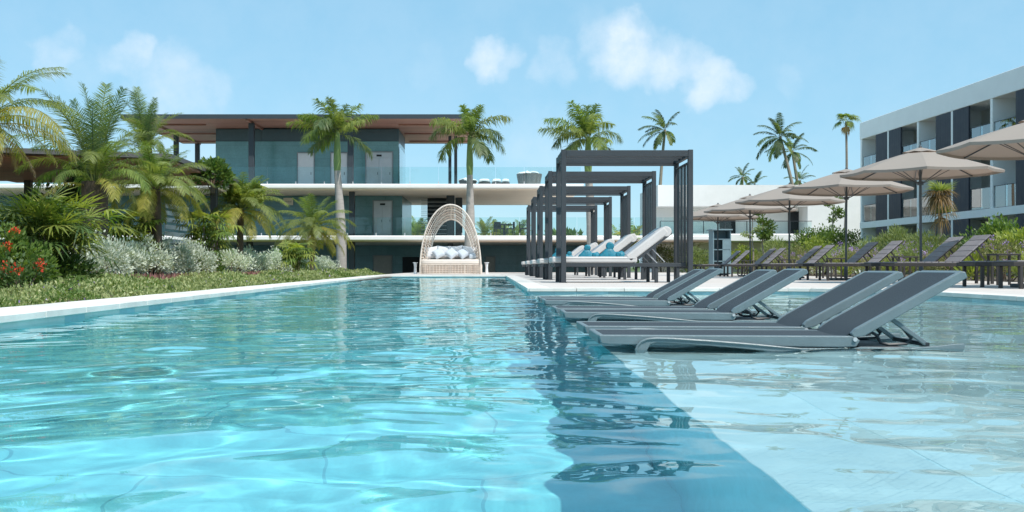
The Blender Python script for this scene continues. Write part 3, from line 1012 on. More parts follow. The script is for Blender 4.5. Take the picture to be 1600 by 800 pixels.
# ================================================================== CABANAS AND THEIR BEDS
mat('cabana_metal', (.048, .055, .062), .55, .10, 3, .06, 60, spec=.3)
mat('mattress', (.55, .53, .515), .85, .05, 3, .2, 50)
mat('back_pad', (.34, .385, .43), .85, .06, 3, .2, 60)
mat('turquoise', (.006, .165, .235), .55, .25, 9, .4, 30)
CX0, CX1, CDEP, CTOP, PW = 1.43, 4.11, 1.66, 2.71, .10
def make_cabana():
    t = empty('cabana', (0, 0, 0))
    for (x, y) in ((CX0, 0), (CX1 - PW, 0), (CX0, CDEP - PW), (CX1 - PW, CDEP - PW)):
        MB().box(x, x + PW, y, y + PW, 0, CTOP).build('post', 'cabana_metal', t, bevel=.006)
        MB().box(x - .015, x + PW + .015, y - .015, y + PW + .015, .0, .012).build('base_plate', 'cabana_metal', t)
    bh = .125
    zt = CTOP - .012
    for y in (.006, CDEP - PW + .006):
        MB().box(CX0 + PW + .001, CX1 - PW - .001, y, y + PW - .012, zt - bh, zt).build('roof_beam', 'cabana_metal', t, bevel=.005)
    for x in (CX0 + .006, CX1 - PW + .006):
        MB().box(x, x + PW - .012, PW + .001, CDEP - PW - .001, zt - bh, zt).build('roof_beam', 'cabana_metal', t, bevel=.005)
    # two purlins that carry the curtain track, and a thin rail at the back
    for y in (.52, .98):
        MB().box(CX0 + PW, CX1 - PW, y, y + .05, zt - bh + .01, zt - bh + .07).build('purlin', 'cabana_metal', t)
    MB().box(CX0 + PW, CX1 - PW, CDEP - PW - .06, CDEP - PW - .02, zt - bh - .05, zt - bh - .012).build('curtain_track', 'cabana_metal', t)
    # louvred side screen
    ys0, ys1 = PW + .02, CDEP - PW - .02
    for k in range(4):
        y = ys0 + (ys1 - ys0) * (k + .5) / 4
        mb = MB().box(-.006, .006, -.135, .135, .34, zt - bh - .13)
        o = mb.build('screen_slat', 'cabana_metal', t, bevel=.004)
        o.location = (CX1 - PW / 2, y, 0); o.rotation_euler = (0, 0, 0)
    MB().box(CX1 - PW + .02, CX1 - .02, PW + .001, CDEP - PW - .001, .29, .335).build('screen_rail', 'cabana_metal', t)
    MB().box(CX1 - PW + .02, CX1 - .02, PW + .001, CDEP - PW - .001, zt - bh - .128, zt - bh - .10).build('screen_rail', 'cabana_metal', t)
    return t
def roundbox(mb, x0, x1, y0, y1, z0, z1, r, n=5):
    """upholstered block: rounded profile in x-z swept along y, rounded ends by bevel"""
    pts = []
    for (cx, cz, a0) in ((x1 - r, z1 - r, 0), (x0 + r, z1 - r, 90), (x0 + r, z0 + r, 180), (x1 - r, z0 + r, 270)):
        for k in range(n + 1):
            a = R(a0 + 90 * k / n)
            pts.append((cx + r * math.cos(a), cz + r * math.sin(a)))
    return mb.prism(pts, y0, y1, 'y')
BW = 1.22
def make_bed():
    """local: x = 0 at the foot, y from the near side, z from the deck"""
    t = empty('cabana_bed', (0, 0, 0))
    L = 2.72
    for y in (0, BW - .06):
        MB().box(0, L, y, y + .06, .325, .405).build('side_rail', 'cabana_metal', t, bevel=.006)
    for x in (.0, 1.66, L - .06):
        MB().box(x + .001, x + .06, .061, BW - .061, .33, .40).build('cross_rail', 'cabana_metal', t)
    for x in (.12, 2.08, 2.52):
        for y in (.02, BW - .09):
            MB().box(x, x + .07, y, y + .07, 0, .324).build('leg', 'cabana_metal', t, bevel=.008)
    m = roundbox(MB(), -.03, 1.72, -.01, BW + .01, .408, .535, .04).build('mattress', 'mattress', t, bevel=.03, seg=3, smooth=True, autosmooth=50)
    MB().tube([(-.03 + .06, -.012, .5), (1.69, -.012, .5)], .006, 6).build('piping', 'mattress', m)
    bk = empty('back_cushion', (1.60, 0, .45)); bk.parent = t
    bk.rotation_euler = (0, -R(37.5), 0)
    roundbox(MB(), -.04, .96, -.01, BW + .01, -.02, .15, .05).build('pad', 'mattress', bk, bevel=.03, seg=3, smooth=True, autosmooth=50)
    MB().box(.02, .78, .22, BW - .22, .1505, .158).build('pad_stripe', 'back_pad', bk, bevel=.003)
    MB().tube([(.93, -.005, .04), (.93, BW + .005, .04)], .11, 18).build('bolster', 'mattress', bk, bevel=.02, seg=3, smooth=True, autosmooth=50)
    MB().box(.0, 1.0, .0, .05, -.07, -.025).build('back_frame', 'cabana_metal', bk)
    MB().box(.0, 1.0, BW - .05, BW, -.07, -.025).build('back_frame', 'cabana_metal', bk)
    for y in (.12, BW - .12):
        MB().tube([(2.02, y, .72), (2.30, y, .42)], .012, 6).build('prop_strut', 'elevator_steel', t, smooth=True)
        MB().tube([(1.92, y, .62), (2.14, y, .40)], .010, 6).build('prop_strut', 'elevator_steel', t, smooth=True)
    return t
cab = make_cabana(); bed = make_bed()
CD = [20.8, 25.45, 30.1, 34.75, 39.5]
ORD = ['front cabana closest to the loungers in the water', 'second cabana counting from the pool step', 'middle cabana in the row of five', 'fourth cabana counting from the pool step', 'last cabana at the far end of the row']
BL_ = ['white padded daybed under the front cabana', 'white padded daybed under the second cabana', 'white padded daybed under the middle cabana', 'white padded daybed under the fourth cabana', 'white padded daybed under the last cabana of the row']
for i, y in enumerate(CD):
    o = cab if i == 0 else copy_tree(cab)
    o.location = (0, y, DZ)
    tag(o, 'dark grey metal frame cabana, ' + ORD[i], 'cabana', 'row of open metal cabanas on the deck')
    o = bed if i == 0 else copy_tree(bed)
    o.location = (1.28 if i == 0 else 1.24, y + .16, DZ)
    tag(o, BL_[i] + ', backrest raised with a round bolster', 'daybed', 'white daybeds under the cabanas')
# turquoise bath towels, folded into a bunch with a round head and a flat tail
def towel(x, y, z, s, flip, label):
    t = empty('towel', (x, y, z), 0, label, 'towel', 'turquoise towels on the daybeds')
    mb = MB()
    n, m = 26, 14
    prof = [(-.40, .03), (-.34, .10), (-.26, .17), (-.18, .26), (-.10, .31), (.0, .32), (.08, .29), (.14, .20), (.20, .16), (.30, .18), (.40, .20), (.48, .17), (.52, .04)]
    pts = []
    vs, fs = [], []
    for j in range(m):
        v = j / (m - 1) * 2 - 1
        k = max(.02, 1 - abs(v) ** 3.2) ** .6
        for (px, pz) in prof:
            w = 1 - .18 * (1 - k)
            fold = .014 * math.sin(px * 38 + v * 5)
            vs.append((flip * px * s * w, v * .17 * s, max(.004, (pz + fold) * s * k)))
    P = len(prof)
    for j in range(m - 1):
        for i in range(P - 1):
            a = j * P + i
            fs.append((a, a + 1, a + P + 1, a + P))
    b0 = len(vs)
    for j in range(m):
        for (px, pz) in prof:
            q = vs[j * P + prof.index((px, pz))]
            vs.append((q[0], q[1], 0.002))
    for j in range(m - 1):
        for i in range(P - 1):
            a = b0 + j * P + i
            fs.append((a, a + P, a + P + 1, a + 1))
    ring = [i for i in range(P)] + [j * P + P - 1 for j in range(1, m)] + [(m - 1) * P + i for i in range(P - 2, -1, -1)] + [j * P for j in range(m - 2, 0, -1)]
    for a, c in zip(ring, ring[1:] + ring[:1]):
        fs.append((a, b0 + a, b0 + c, c))
    mb.add(vs, fs).build('body', 'turquoise', t, smooth=True, autosmooth=70)
    MB().tube([(flip * -.02 * s, -.10 * s, .37 * s), (flip * .0, .10 * s, .37 * s)], .145 * s, 18).build('rolled_head', 'turquoise', t, bevel=.03, seg=2, smooth=True, autosmooth=60)
    MB().tube([(flip * .26 * s, -.2 * s, .09 * s), (flip * .3 * s, .2 * s, .09 * s)], .09 * s, 12).build('roll', 'turquoise', t, bevel=.02, seg=2, smooth=True, autosmooth=60)
mz = DZ + .536
towel(2.03, 21.5, mz, .50, 1, 'smaller turquoise towel bunched up on the mattress of the front daybed')
towel(2.50, 21.45, mz, .60, 1, 'bigger turquoise towel bunched up on the front daybed, close to its raised back')
towel(1.72, 26.1, mz, .55, 1, 'turquoise towel bunched up on the daybed under the second cabana')
towel(2.36, 30.8, mz, .50, -1, 'turquoise towel bunched up on the daybed under the middle cabana')

# ================================================================== PARASOLS
mat('canvas', (.56, .47, .40), .85, .05, 2, .2, 40)
mat('pole_dark', (.07, .078, .085), .4, .1)
# canvas lets some light through
b = NT('canvas')
nn = b.n('ShaderNodeTexNoise', {'Scale': 60.0, 'Detail': 3.0})
p = b.n('ShaderNodeBsdfPrincipled', {'Base Color': (.38, .335, .295, 1), 'Roughness': .85})
bpn = b.n('ShaderNodeBump', {'Height': nn.outputs['Fac'], 'Strength': .15, 'Distance': .01})
b.t.links.new(bpn.outputs[0], p.inputs['Normal'])
tr = b.n('ShaderNodeBsdfTranslucent', {'Color': (.32, .21, .15, 1)})
ms = b.n('ShaderNodeMixShader', {'Fac': .26})
b.t.links.new(p.outputs[0], ms.inputs[1]); b.t.links.new(tr.outputs[0], ms.inputs[2])
MATS['canvas'] = b.out(ms.outputs[0])
UT, UE, UR = 2.73, 2.20, 1.52
def make_parasol():
    t = empty('parasol', (0, 0, 0))
    MB().tube([(0, 0, .03), (0, 0, UT - .06)], .026, 12).build('pole', 'pole_dark', t, smooth=True)
    MB().box(-.33, .33, -.33, .33, 0, .06).build('base', 'pole_dark', t, bevel=.015)
    MB().lathe([(.045, .06), (.045, .32), (.03, .34), (.0, .34)], 12).build('base_sleeve', 'pole_dark', t, smooth=True)
    NS = 8
    ang0 = R(22.5)
    cn = []
    for k in range(NS):
        a = ang0 + k * 2 * math.pi / NS
        cn.append(Vector((UR * math.cos(a), UR * math.sin(a), UE)))
    rin = .17
    top = [Vector((rin * c.x, rin * c.y, UE + (UT - .055 - UE) * (1 - rin))) for c in cn]
    for k in range(NS):
        a, b_ = cn[k], cn[(k + 1) % NS]
        ta, tb = top[k], top[(k + 1) % NS]
        vs, fs = [], []
        nu, nv = 6, 8
        for j in range(nv + 1):
            v = j / nv
            for i in range(nu + 1):
                u = i / nu
                q = (ta.lerp(a, v)).lerp(tb.lerp(b_, v), u)
                sagz = .018 * math.sin(math.pi * u) * v ** 1.3       # panel sags between the ribs
                inn = 1 - .012 * math.sin(math.pi * u) * v ** 3      # hem drawn in
                vs.append((q.x * inn, q.y * inn, q.z - sagz + .012 * math.sin(math.pi * v)))
        for j in range(nv):
            for i in range(nu):
                c = j * (nu + 1) + i
                fs.append((c, c + 1, c + nu + 2, c + nu + 1))
        # hem
        e0 = len(vs)
        for i in range(nu + 1):
            x, y, z = vs[nv * (nu + 1) + i]
            vs.append((x * .995, y * .995, z - .05))
        for i in range(nu):
            c = nv * (nu + 1) + i
            fs.append((c, c + 1, e0 + i + 1, e0 + i))
        MB().add(vs, fs).build('canopy_panel', 'canvas', t, smooth=True, autosmooth=60)
    # vent cap floating above the opening
    vs, fs = [(0, 0, UT - .03)], []
    m = 32
    for k in range(m):
        a = ang0 + k * 2 * math.pi / m
        r = .34 * (1 - .03 * (1 - math.cos(8 * (a - ang0))) / 2)
        dz = .018 * (1 - math.cos(8 * (a - ang0))) / 2
        vs.append((r * math.cos(a), r * math.sin(a), UT - .142 + dz))
    for k in range(m):
        fs.append((0, 1 + k, 1 + (k + 1) % m))
    MB().add(vs, fs).build('vent_cap', 'canvas', t)
    MB().lathe([(0, 0), (.03, 0), (.035, .03), (.0, .07)], 10, (0, 0, UT - .05)).build('finial', 'pole_dark', t, smooth=True)
    for c in cn:
        MB().beam(Vector((c.x * .03, c.y * .03, UT - .09)), Vector((c.x * .985, c.y * .985, UE - .03)), .016, .022).build('rib', 'pole_dark', t)
        mid = c * .52
        MB().beam(Vector((c.x * .03, c.y * .03, UE - .22)), Vector((mid.x, mid.y, UE + (UT - .1 - UE) * .48 - .035)), .010, .012).build('strut', 'pole_dark', t)
    MB().lathe([(.027, 0), (.06, 0), (.06, .07), (.027, .07)], 12, (0, 0, UE - .25)).build('runner', 'pole_dark', t, smooth=True)
    return t
par = make_parasol()
UD = [16.0, 20.35, 24.75, 29.3, 33.9, 38.6]
UL = ['beige parasol cut by the picture edge, tallest of the row', 'beige parasol with its pole before the hotel block, second tallest in the row',
      'beige parasol third in the row, its top just under the thin fan palm', 'beige parasol fourth in the row, overlapping the white wing',
      'beige parasol fifth in the row, before the wing with the balcony', 'beige parasol at the far end of the row beside the cabanas']
for i, y in enumerate(UD):
    o = par if i == 0 else copy_tree(par)
    o.location = (8.55 + [.05, 0, .03, -.02, .04, 0][i], y, DZ)
    o.rotation_euler = (R([0, .4, -.5, .6, .3, -.4][i]), R([.3, -.6, .5, .2, -.4, .3][i]), R([0, 4, -3, 6, 2, -5][i]))
    tag(o, UL[i], 'parasol', 'row of beige parasols on the deck')

# ================================================================== SLATTED DECK LOUNGERS UNDER THE PARASOLS
mat('slat_brown', (.25, .232, .245), .55, .12, 4, .2, 60, obj_var=.1)
mat('frame_brown', (.032, .028, .026), .5, .12)
def make_deck_lounger():
    t = empty('deck_lounger', (0, 0, 0))
    w, L = .66, 2.0
    for y in (0, w - .045):
        MB().box(0, L, y, y + .045, .335, .40).build('side_rail', 'frame_brown', t, bevel=.005)
    for x in (.10, 1.86):
        for y in (.0, w - .05):
            MB().box(x, x + .05, y, y + .05, 0, .334).build('leg', 'frame_brown', t, bevel=.004)
    for x in (.0, 1.95):
        MB().box(x + .001, x + .05, .046, w - .046, .34, .395).build('cross_rail', 'frame_brown', t)
    n = 9
    for i in range(n):
        x0 = .06 + i * 1.20 / n
        MB().box(x0 + .006, x0 + 1.20 / n - .006, .02, w - .02, .4005, .422).build('seat_slat', 'slat_brown', t, bevel=.004)
    br = empty('backrest', (1.26, 0, .408)); br.parent = t
    br.rotation_euler = (0, -R(41), 0)
    for i in range(5):
        MB().box(.01 + i * .158, .01 + i * .158 + .149, .01, w - .01, .0, .022).build('back_slat', 'slat_brown', br, bevel=.004)
    for y in (.06, w - .10):
        MB().box(.0, .80, y, y + .04, -.031, -.001).build('back_rail', 'frame_brown', br)
    for y in (.1, w - .12):
        MB().beam((1.60, y, .70), (1.82, y, .40), .02, .03).build('prop_strut', 'frame_brown', t)
    return t
dl = make_deck_lounger()
k = 0
side = ['before', 'behind']
names = ['picture-edge parasol', 'second tallest parasol', 'third parasol of the row', 'fourth parasol of the row', 'fifth parasol of the row', 'last parasol by the cabanas']
for i, y in enumerate(UD):
    for s in (0, 1):
        o = dl if k == 0 else copy_tree(dl)
        k += 1
        yy = y - .95 if s == 0 else y + .32
        o.location = (7.68 + .04 * ((k * 7) % 3 - 1), yy, DZ)
        o.rotation_euler = (0, 0, R(((k * 5) % 4 - 1.5) * .6))
        tag(o, 'dark slatted deck lounger standing just %s the %s' % (side[s], names[i]), 'sun lounger', 'slatted loungers in pairs under the parasols')
def side_table(x, y, h, label):
    t = empty('side_table', (x, y, DZ), 0, label, 'side table', 'small dark side tables between the deck loungers')
    MB().box(-.22, .22, -.2, .2, h - .03, h).build('tabletop', 'frame_brown', t, bevel=.005)
    for sx in (-1, 1):
        for sy in (-1, 1):
            MB().box(sx * .19 - .018, sx * .19 + .018, sy * .17 - .018, sy * .17 + .018, 0, h - .031).build('leg', 'frame_brown', t)
    MB().box(-.17, .17, -.015, .015, .08, .10).build('stretcher', 'frame_brown', t)
names2 = ['the two tallest parasols', 'the second and third parasols', 'the third and fourth parasols', 'the fourth and fifth parasols', 'the last two parasols']
for i in range(5):
    side_table(9.15, (UD[i] + UD[i + 1]) / 2 + .1, .56, 'small square dark side table standing between ' + names2[i])
    
# ================================================================== WICKER EGG DAYBED
mat('wicker', (.74, .66, .58), .7, .15, 5, .3, 60)
mat('wicker_dark', (.55, .43, .35), .75, .15, 5, .3, 60)  # deeper wicker tone for alternate strands and the base core
mat('cushion_cream', (.74, .66, .59), .85, .05, 3, .2, 50)
mat('pillow_white', (.58, .59, .61), .85, .06, 4, .3, 40)
b = NT('pillow_stripe')
tcn = b.n('ShaderNodeTexCoord')
wv = b.n('ShaderNodeTexWave', {'Vector': tcn.outputs['Object'], 'Scale': 9.0, 'Distortion': 6.0, 'Detail': 3.0})
mx = b.n('ShaderNodeMix', {'Factor': wv.outputs['Fac']}, data_type='RGBA')
mx.inputs['A'].default_value = (.36, .42, .48, 1); mx.inputs['B'].default_value = (.60, .64, .68, 1)
p = b.n('ShaderNodeBsdfPrincipled', {'Base Color': mx.outputs['Result'], 'Roughness': .9})
MATS['pillow_stripe'] = b.out(p.outputs[0])
EY = 46.0
ex = (704 - 767) / 1600 * EY
egg = empty('egg_daybed', (ex, EY, DZ), 0, 'wicker egg shaped daybed with an open woven arch at the far end of the pool', 'daybed')
EH, EWd, EDp = 3.12, 1.37, 1.25
def arch(ang, s, y):
    """point of an arch at parameter ang (0 at one foot, pi at the other), scaled s, depth y"""
    c, sn = math.cos(ang), math.sin(ang)
    x = -c * EWd * s * (1 - .10 * sn ** 6) * (abs(c) ** .0)
    # egg outline: steep sides, pointed-round crown
    z = EH * (1 - (1 - s) * .78) * (sn ** .88)
    x = -math.copysign(abs(c) ** 1.0, c) * EWd * s
    return (x, y, z)
def half_arch(s_out, y, n=40):
    return [arch(math.pi * i / n, s_out, y) for i in range(n + 1)]
# the arch is a woven band: front hoop outside, back hoop inside and further back
S0, S1, YB = 1.0, .745, .95
MB().tube(half_arch(S0, 0), .033, 8).build('hoop', 'wicker', egg, smooth=True)
MB().tube(half_arch(S1, YB), .030, 8).build('hoop', 'wicker', egg, smooth=True)
for k in range(1, 6):
    f = k / 6
    MB().tube(half_arch(S0 + (S1 - S0) * f, YB * f ** 1.1), .0165, 5).build('strand', 'wicker_dark' if k % 2 else 'wicker', egg, smooth=True)
for i in range(3, 62):
    a = math.pi * i / 64
    pts = [arch(a + .02 * math.sin(f * 6), S0 + (S1 - S0) * f, YB * f ** 1.1) for f in (0, .33, .66, 1)]
    if pts[0][2] < .3: continue
    MB().tube(pts, .028 if i == 32 else .0145, 5).build('strand', 'wicker', egg, smooth=True)
# rear shell behind the pillows
for k in range(9):
    z = .5 + k * .075
    w = EWd * .80
    MB().tube([(-w, .55, z), (-w * .9, 1.0, z), (-w * .5, 1.28, z), (0, 1.36, z), (w * .5, 1.28, z), (w * .9, 1.0, z), (w, .55, z)], .011, 5).build('strand', 'wicker', egg, smooth=True)
# woven base
def base_pt(a, z):
    return (1.38 * math.cos(a), .62 + .70 * math.sin(a), z)
ring_pts = lambda z, e: [((1.40 + e) * (math.copysign(abs(math.cos(q)) ** .35, math.cos(q))), .60 + (.66 + e) * math.copysign(abs(math.sin(q)) ** .35, math.sin(q)), z) for q in [i * 2 * math.pi / 56 for i in range(56)]]
MB().prism([(p[0] * .965, p[1] * .95 + .03) for p in ring_pts(0, 0)], .03, .40, 'z').build('base_core', 'wicker_dark', egg)
for k in range(5):
    MB().tube(ring_pts(.035 + k * .095, .0), .020 if k in (0, 4) else .013, 5, closed=True).build('strand', 'wicker', egg, smooth=True)
for i in range(40):
    p = ring_pts(0, 0.008)[int(i * 56 / 40)]
    MB().tube([(p[0], p[1], .02), (p[0], p[1], .43)], .012, 5).build('strand', 'wicker', egg, smooth=True)
for i in range(20):
    x = -1.33 + i * .14
    MB().tube([(x, -.065, .02), (x, -.065, .43)], .012, 5).build('strand', 'wicker', egg, smooth=True)
MB().prism([(p[0] * .985, p[1] * .97 + .0) for p in ring_pts(0, 0)], .44, .66, 'z').build('seat_cushion', 'cushion_cream', egg, bevel=.05, seg=3, smooth=True, autosmooth=60)
def egg_pillow(x, y, z, w, tilt, roll, m, label, h=None):
    mb = MB(); pillow_mb(mb, w, h or w, .26)
    o = mb.build('pillow', m, smooth=True, autosmooth=180)
    o.location = (ex + x, EY + y, DZ + z)
    o.rotation_euler = Euler((R(90 - tilt), 0, 0)).to_matrix().to_4x4().to_euler()
    o.rotation_euler = (Matrix.Rotation(R(0), 4, 'Z') @ Matrix.Rotation(R(90 - tilt), 4, 'X') @ Matrix.Rotation(R(roll), 4, 'Z')).to_euler()
    tag(o, label, 'pillow', 'pillows in the egg daybed')
zc = .66
egg_pillow(-.92, .80, zc + .31, .62, 22, 6, 'pillow_white', 'white square pillow leaning at the hedge side of the egg daybed')
egg_pillow(-.38, .92, zc + .33, .66, 20, -4, 'pillow_white', 'white square pillow in the back row, second from the hedge side of the egg daybed')
egg_pillow(.22, .92, zc + .33, .66, 20, 5, 'pillow_white', 'white square pillow in the back row, third from the hedge side of the egg daybed')
egg_pillow(.80, .82, zc + .32, .64, 22, -7, 'pillow_white', 'white square pillow leaning at the cabana side of the egg daybed')
egg_pillow(-.56, .52, zc + .27, .50, 40, 30, 'pillow_stripe', 'blue grey patterned pillow at the hedge end of the front row in the egg daybed')
egg_pillow(.02, .46, zc + .27, .52, 42, 44, 'pillow_stripe', 'blue grey patterned pillow turned on its corner in the middle of the egg daybed')
egg_pillow(.55, .52, zc + .27, .50, 40, 38, 'pillow_stripe', 'blue grey patterned pillow at the cabana end of the front row in the egg daybed')
egg_pillow(.98, .42, zc + .14, .36, 60, 12, 'pillow_stripe', 'small blue grey pillow lying flat against the cabana side of the egg daybed', .26)
# two white folding side tables flanking the egg
for (x, lab) in ((-1.62, 'slim white side table standing on the hedge side of the egg daybed'), (1.62, 'slim white side table standing on the cabana side of the egg daybed')):
    t = empty('side_table', (ex + x, EY + .5, DZ), 0, lab, 'side table', 'white side tables beside the egg daybed')
    MB().lathe([(0, .50), (.11, .50), (.115, .515), (.11, .53), (0, .53)], 18).build('tabletop', 'door_white', t, smooth=True)
    MB().lathe([(0, .0), (.085, .0), (.07, .1), (.055, .3), (.08, .499), (0, .499)], 18).build('pedestal', 'door_white', t, smooth=True)
# ================================================================== PLANTS
leaf_mat('frond_green', (.105, .17, .04), (.24, .30, .085), .48)
leaf_mat('frond_yellow', (0.26, 0.27, 0.06), (0.4, 0.36, 0.1), .48)
leaf_mat('frond_date', (0.15, 0.2, 0.06), (0.3, 0.34, 0.11), .48)
leaf_mat('frond_blue', (0.1, 0.15, 0.075), (0.2, 0.25, 0.12), .48)
leaf_mat('frond_dry', (0.435, 0.290, 0.131), (0.609, 0.435, 0.203), .3)
leaf_mat('frond_deep', (.055, .09, .04), (.13, .17, .08), .25)
leaf_mat('frond_bronze', (0.140, 0.100, 0.045), (0.320, 0.190, 0.070), .3)
leaf_mat('leaf_silver', (0.420, 0.480, 0.410), (0.660, 0.700, 0.600), .2)
leaf_mat('leaf_green', (0.075, 0.14, 0.03), (0.18, 0.26, 0.06), .35)
leaf_mat('leaf_dark', (0.035, 0.075, 0.02), (0.09, 0.145, 0.04), .3)
leaf_mat('leaf_lime', (0.18, 0.24, 0.045), (0.33, 0.36, 0.085), .4)
leaf_mat('leaf_soft', (0.16, 0.215, 0.075), (0.31, 0.36, 0.15), .35)
leaf_mat('leaf_cover', (.21, .28, .10), (.46, .48, .23), .3)
leaf_mat('leaf_purple', (0.189, 0.094, 0.104), (0.377, 0.189, 0.170), .3)
leaf_mat('leaf_olive', (0.13, 0.16, 0.06), (0.3, 0.27, 0.13), .3)
leaf_mat('petal_orange', (.75, .16, .05), (.85, .30, .12), .3)
leaf_mat('petal_red', (.70, .05, .03), (.85, .13, .06), .3)
leaf_mat('petal_purple', (.26, .16, .48), (.48, .33, .68), .3)
leaf_mat('petal_white', (.70, .66, .62), (.8, .78, .72), .3)
mat('trunk_grey', (.36, .33, .30), .85, .15, 3, .5, 14, stretch=(1, 1, 5))
mat('trunk_brown', (.10, .07, .05), .9, .3, 6, .8, 20)
mat('trunk_pale', (.28, .24, .19), .9, .2, 4, .6, 14, stretch=(1, 1, 5))
mat('crownshaft', (.20, .28, .08), .45, .12, 2, .05, 20)
mat('stem_brown', (.14, .10, .07), .9, .2)

def frond_mesh(seed, L, e0, curve, leaf, n, w, droop=.35, fwd=.55, plume=.25, start=.14, side_bend=0.0):
    """one feather frond growing along +x: arched stalk and two rows of narrow hanging leaflets"""
    r = np.random.default_rng(seed)
    N = 14
    P, T = [], []
    p = np.zeros(3)
    for i in range(N + 1):
        t = i / N
        a = e0 - curve * t ** 1.25
        b_ = side_bend * t ** 1.5
        d = np.array([math.cos(a) * math.cos(b_), math.cos(a) * math.sin(b_), math.sin(a)])
        P.append(p.copy()); T.append(d)
        p = p + d * L / N
    P, T = np.array(P), np.array(T)
    V, Qd, Tr = [], [], []
    # stalk, three sided
    for i in range(N + 1):
        rad = .016 * L / 2 * (1 - .85 * i / N) + .003
        s = np.cross(T[i], (0, 0, 1)); s /= max(1e-6, np.linalg.norm(s)); u = np.cross(s, T[i])
        V += [P[i] + s * rad, P[i] - s * rad, P[i] - u * rad]
    for i in range(N):
        for k in range(3):
            l = (k + 1) % 3
            Qd.append((i * 3 + k, i * 3 + l, (i + 1) * 3 + l, (i + 1) * 3 + k))
    for j in range(n):
        t = start + (1 - start) * (j + r.uniform(-.3, .3)) / (n - 1)
        t = min(max(t, start), .995)
        f = t * N; i = min(int(f), N - 1); q = f - i
        base = P[i] * (1 - q) + P[i + 1] * q
        tg = T[i] * (1 - q) + T[i + 1] * q
        s = np.cross(tg, (0, 0, 1)); s /= max(1e-6, np.linalg.norm(s)); u = np.cross(s, tg)
        ll = leaf * (math.sin(math.pi * (.12 + .80 * (t - start) / (1 - start))) ** .6) * r.uniform(.85, 1.1)
        for sg in (-1, 1):
            up = r.normal(.12, plume)
            fw = fwd + .35 * t + r.normal(0, .07)
            d = s * sg + tg * fw + u * up
            d /= np.linalg.norm(d)
            mid = base + d * ll * .5 - np.array([0, 0, 1]) * ll * droop * .18
            d2 = d + np.array([0, 0, -1]) * droop * r.uniform(.8, 1.5)
            d2 /= np.linalg.norm(d2)
            tip = mid + d2 * ll * .5
            ws = np.cross(d, u) ; ws /= max(1e-6, np.linalg.norm(ws))
            ww = w * r.uniform(.8, 1.2)
            o = len(V)
            V += [base - ws * ww * .35, base + ws * ww * .35, mid + ws * ww * .5, mid - ws * ww * .5, tip]
            Qd.append((o, o + 1, o + 2, o + 3)); Tr.append((o + 3, o + 2, o + 4))
    return np_mesh('frond', V, Qd, Tr)

def fan_mesh(seed, stalk, blade, nseg, w, e0=.9, spread=2.4, droop=.3):
    """fan leaf along +x: thin stalk and a hand of pleated segments"""
    r = np.random.default_rng(seed)
    V, Qd, Tr = [], [], []
    pts = []
    p = np.zeros(3)
    for i in range(6):
        a = e0 - .5 * (i / 5) ** 1.5
        pts.append(p.copy()); p = p + np.array([math.cos(a), 0, math.sin(a)]) * stalk / 5
    for i, q in enumerate(pts):
        rad = .007
        V += [q + (0, rad, 0), q - (0, rad, 0), q - (0, 0, rad)]
    for i in range(5):
        for k in range(3):
            l = (k + 1) % 3
            Qd.append((i * 3 + k, i * 3 + l, (i + 1) * 3 + l, (i + 1) * 3 + k))
    h = pts[-1]
    a = e0 - .75
    fx = np.array([math.cos(a), 0, math.sin(a)]); fy = np.array([0, 1, 0]); fz = np.cross(fx, fy)
    for k in range(nseg):
        th = (k / (nseg - 1) - .5) * spread
        d = fx * math.cos(th) + fy * math.sin(th) + fz * r.normal(0, .06)
        ll = blade * (1 - .25 * abs(th) / (spread / 2)) * r.uniform(.9, 1.1)
        s = -fx * math.sin(th) + fy * math.cos(th)
        mid = h + d * ll * .55 - np.array([0, 0, 1]) * ll * droop * .1
        tip = h + d * ll - np.array([0, 0, 1]) * ll * droop * r.uniform(.7, 1.4)
        o = len(V)
        fold = fz * w * .25
        V += [h - s * w * .15, h + s * w * .15, mid + s * w * .5 - fold, mid - s * w * .5 - fold, tip]
        Qd.append((o, o + 1, o + 2, o + 3)); Tr.append((o + 3, o + 2, o + 4))
    return np_mesh('leaf', V, Qd, Tr)

FM = {}
def frond_lib(key, m, specs):
    """specs: list of kwargs sets; meshes are shared between every palm of a kind"""
    FM[key] = []
    for i, s in enumerate(specs):
        f = s.pop('kind', 'frond')
        me = frond_mesh(hash(key) % 1000 + i * 7 + 1 if False else sum(map(ord, key)) + i * 7, **s) if f == 'frond' else fan_mesh(sum(map(ord, key)) + i * 7, **s)
        me.materials.append(MATS[m if not isinstance(m, list) else m[i % len(m)]])
        FM[key].append(me)

def trunk_curve(base, top, bend=.0, n=10):
    base, top = Vector(base), Vector(top)
    out = []
    for i in range(n + 1):
        t = i / n
        p = base.lerp(top, t)
        p.x += bend * math.sin(math.pi * t) * .5
        out.append(p)
    return out

def add_fronds(root, top, key, n, rnd, az0=0, el=None, wind=0.0, sc=(.85, 1.1), name='frond', azr=None):
    k0 = el or 0
    """place fronds round the top; el picks the mesh (list order: upright first)"""
    lib = FM[key][k0:]
    for i in range(n):
        az = az0 + i * 2.39996 + rnd.uniform(-.2, .2)
        if azr: az = azr[0] + (azr[1] - azr[0]) * rnd.random()
        if wind:
            az = math.atan2(math.sin(az), math.cos(az) - wind)
        k = int(i / n * len(lib))
        o = bpy.data.objects.new(name, lib[min(k, len(lib) - 1)])
        COL.objects.link(o)
        o.parent = root
        o.location = (top[0] + .05 * math.cos(az), top[1] + .05 * math.sin(az), top[2] - .12 * i / n)
        o.rotation_euler = (rnd.uniform(-.18, .18), rnd.uniform(-.10, .10), az)
        s = rnd.uniform(*sc)
        o.scale = (s, s, s)

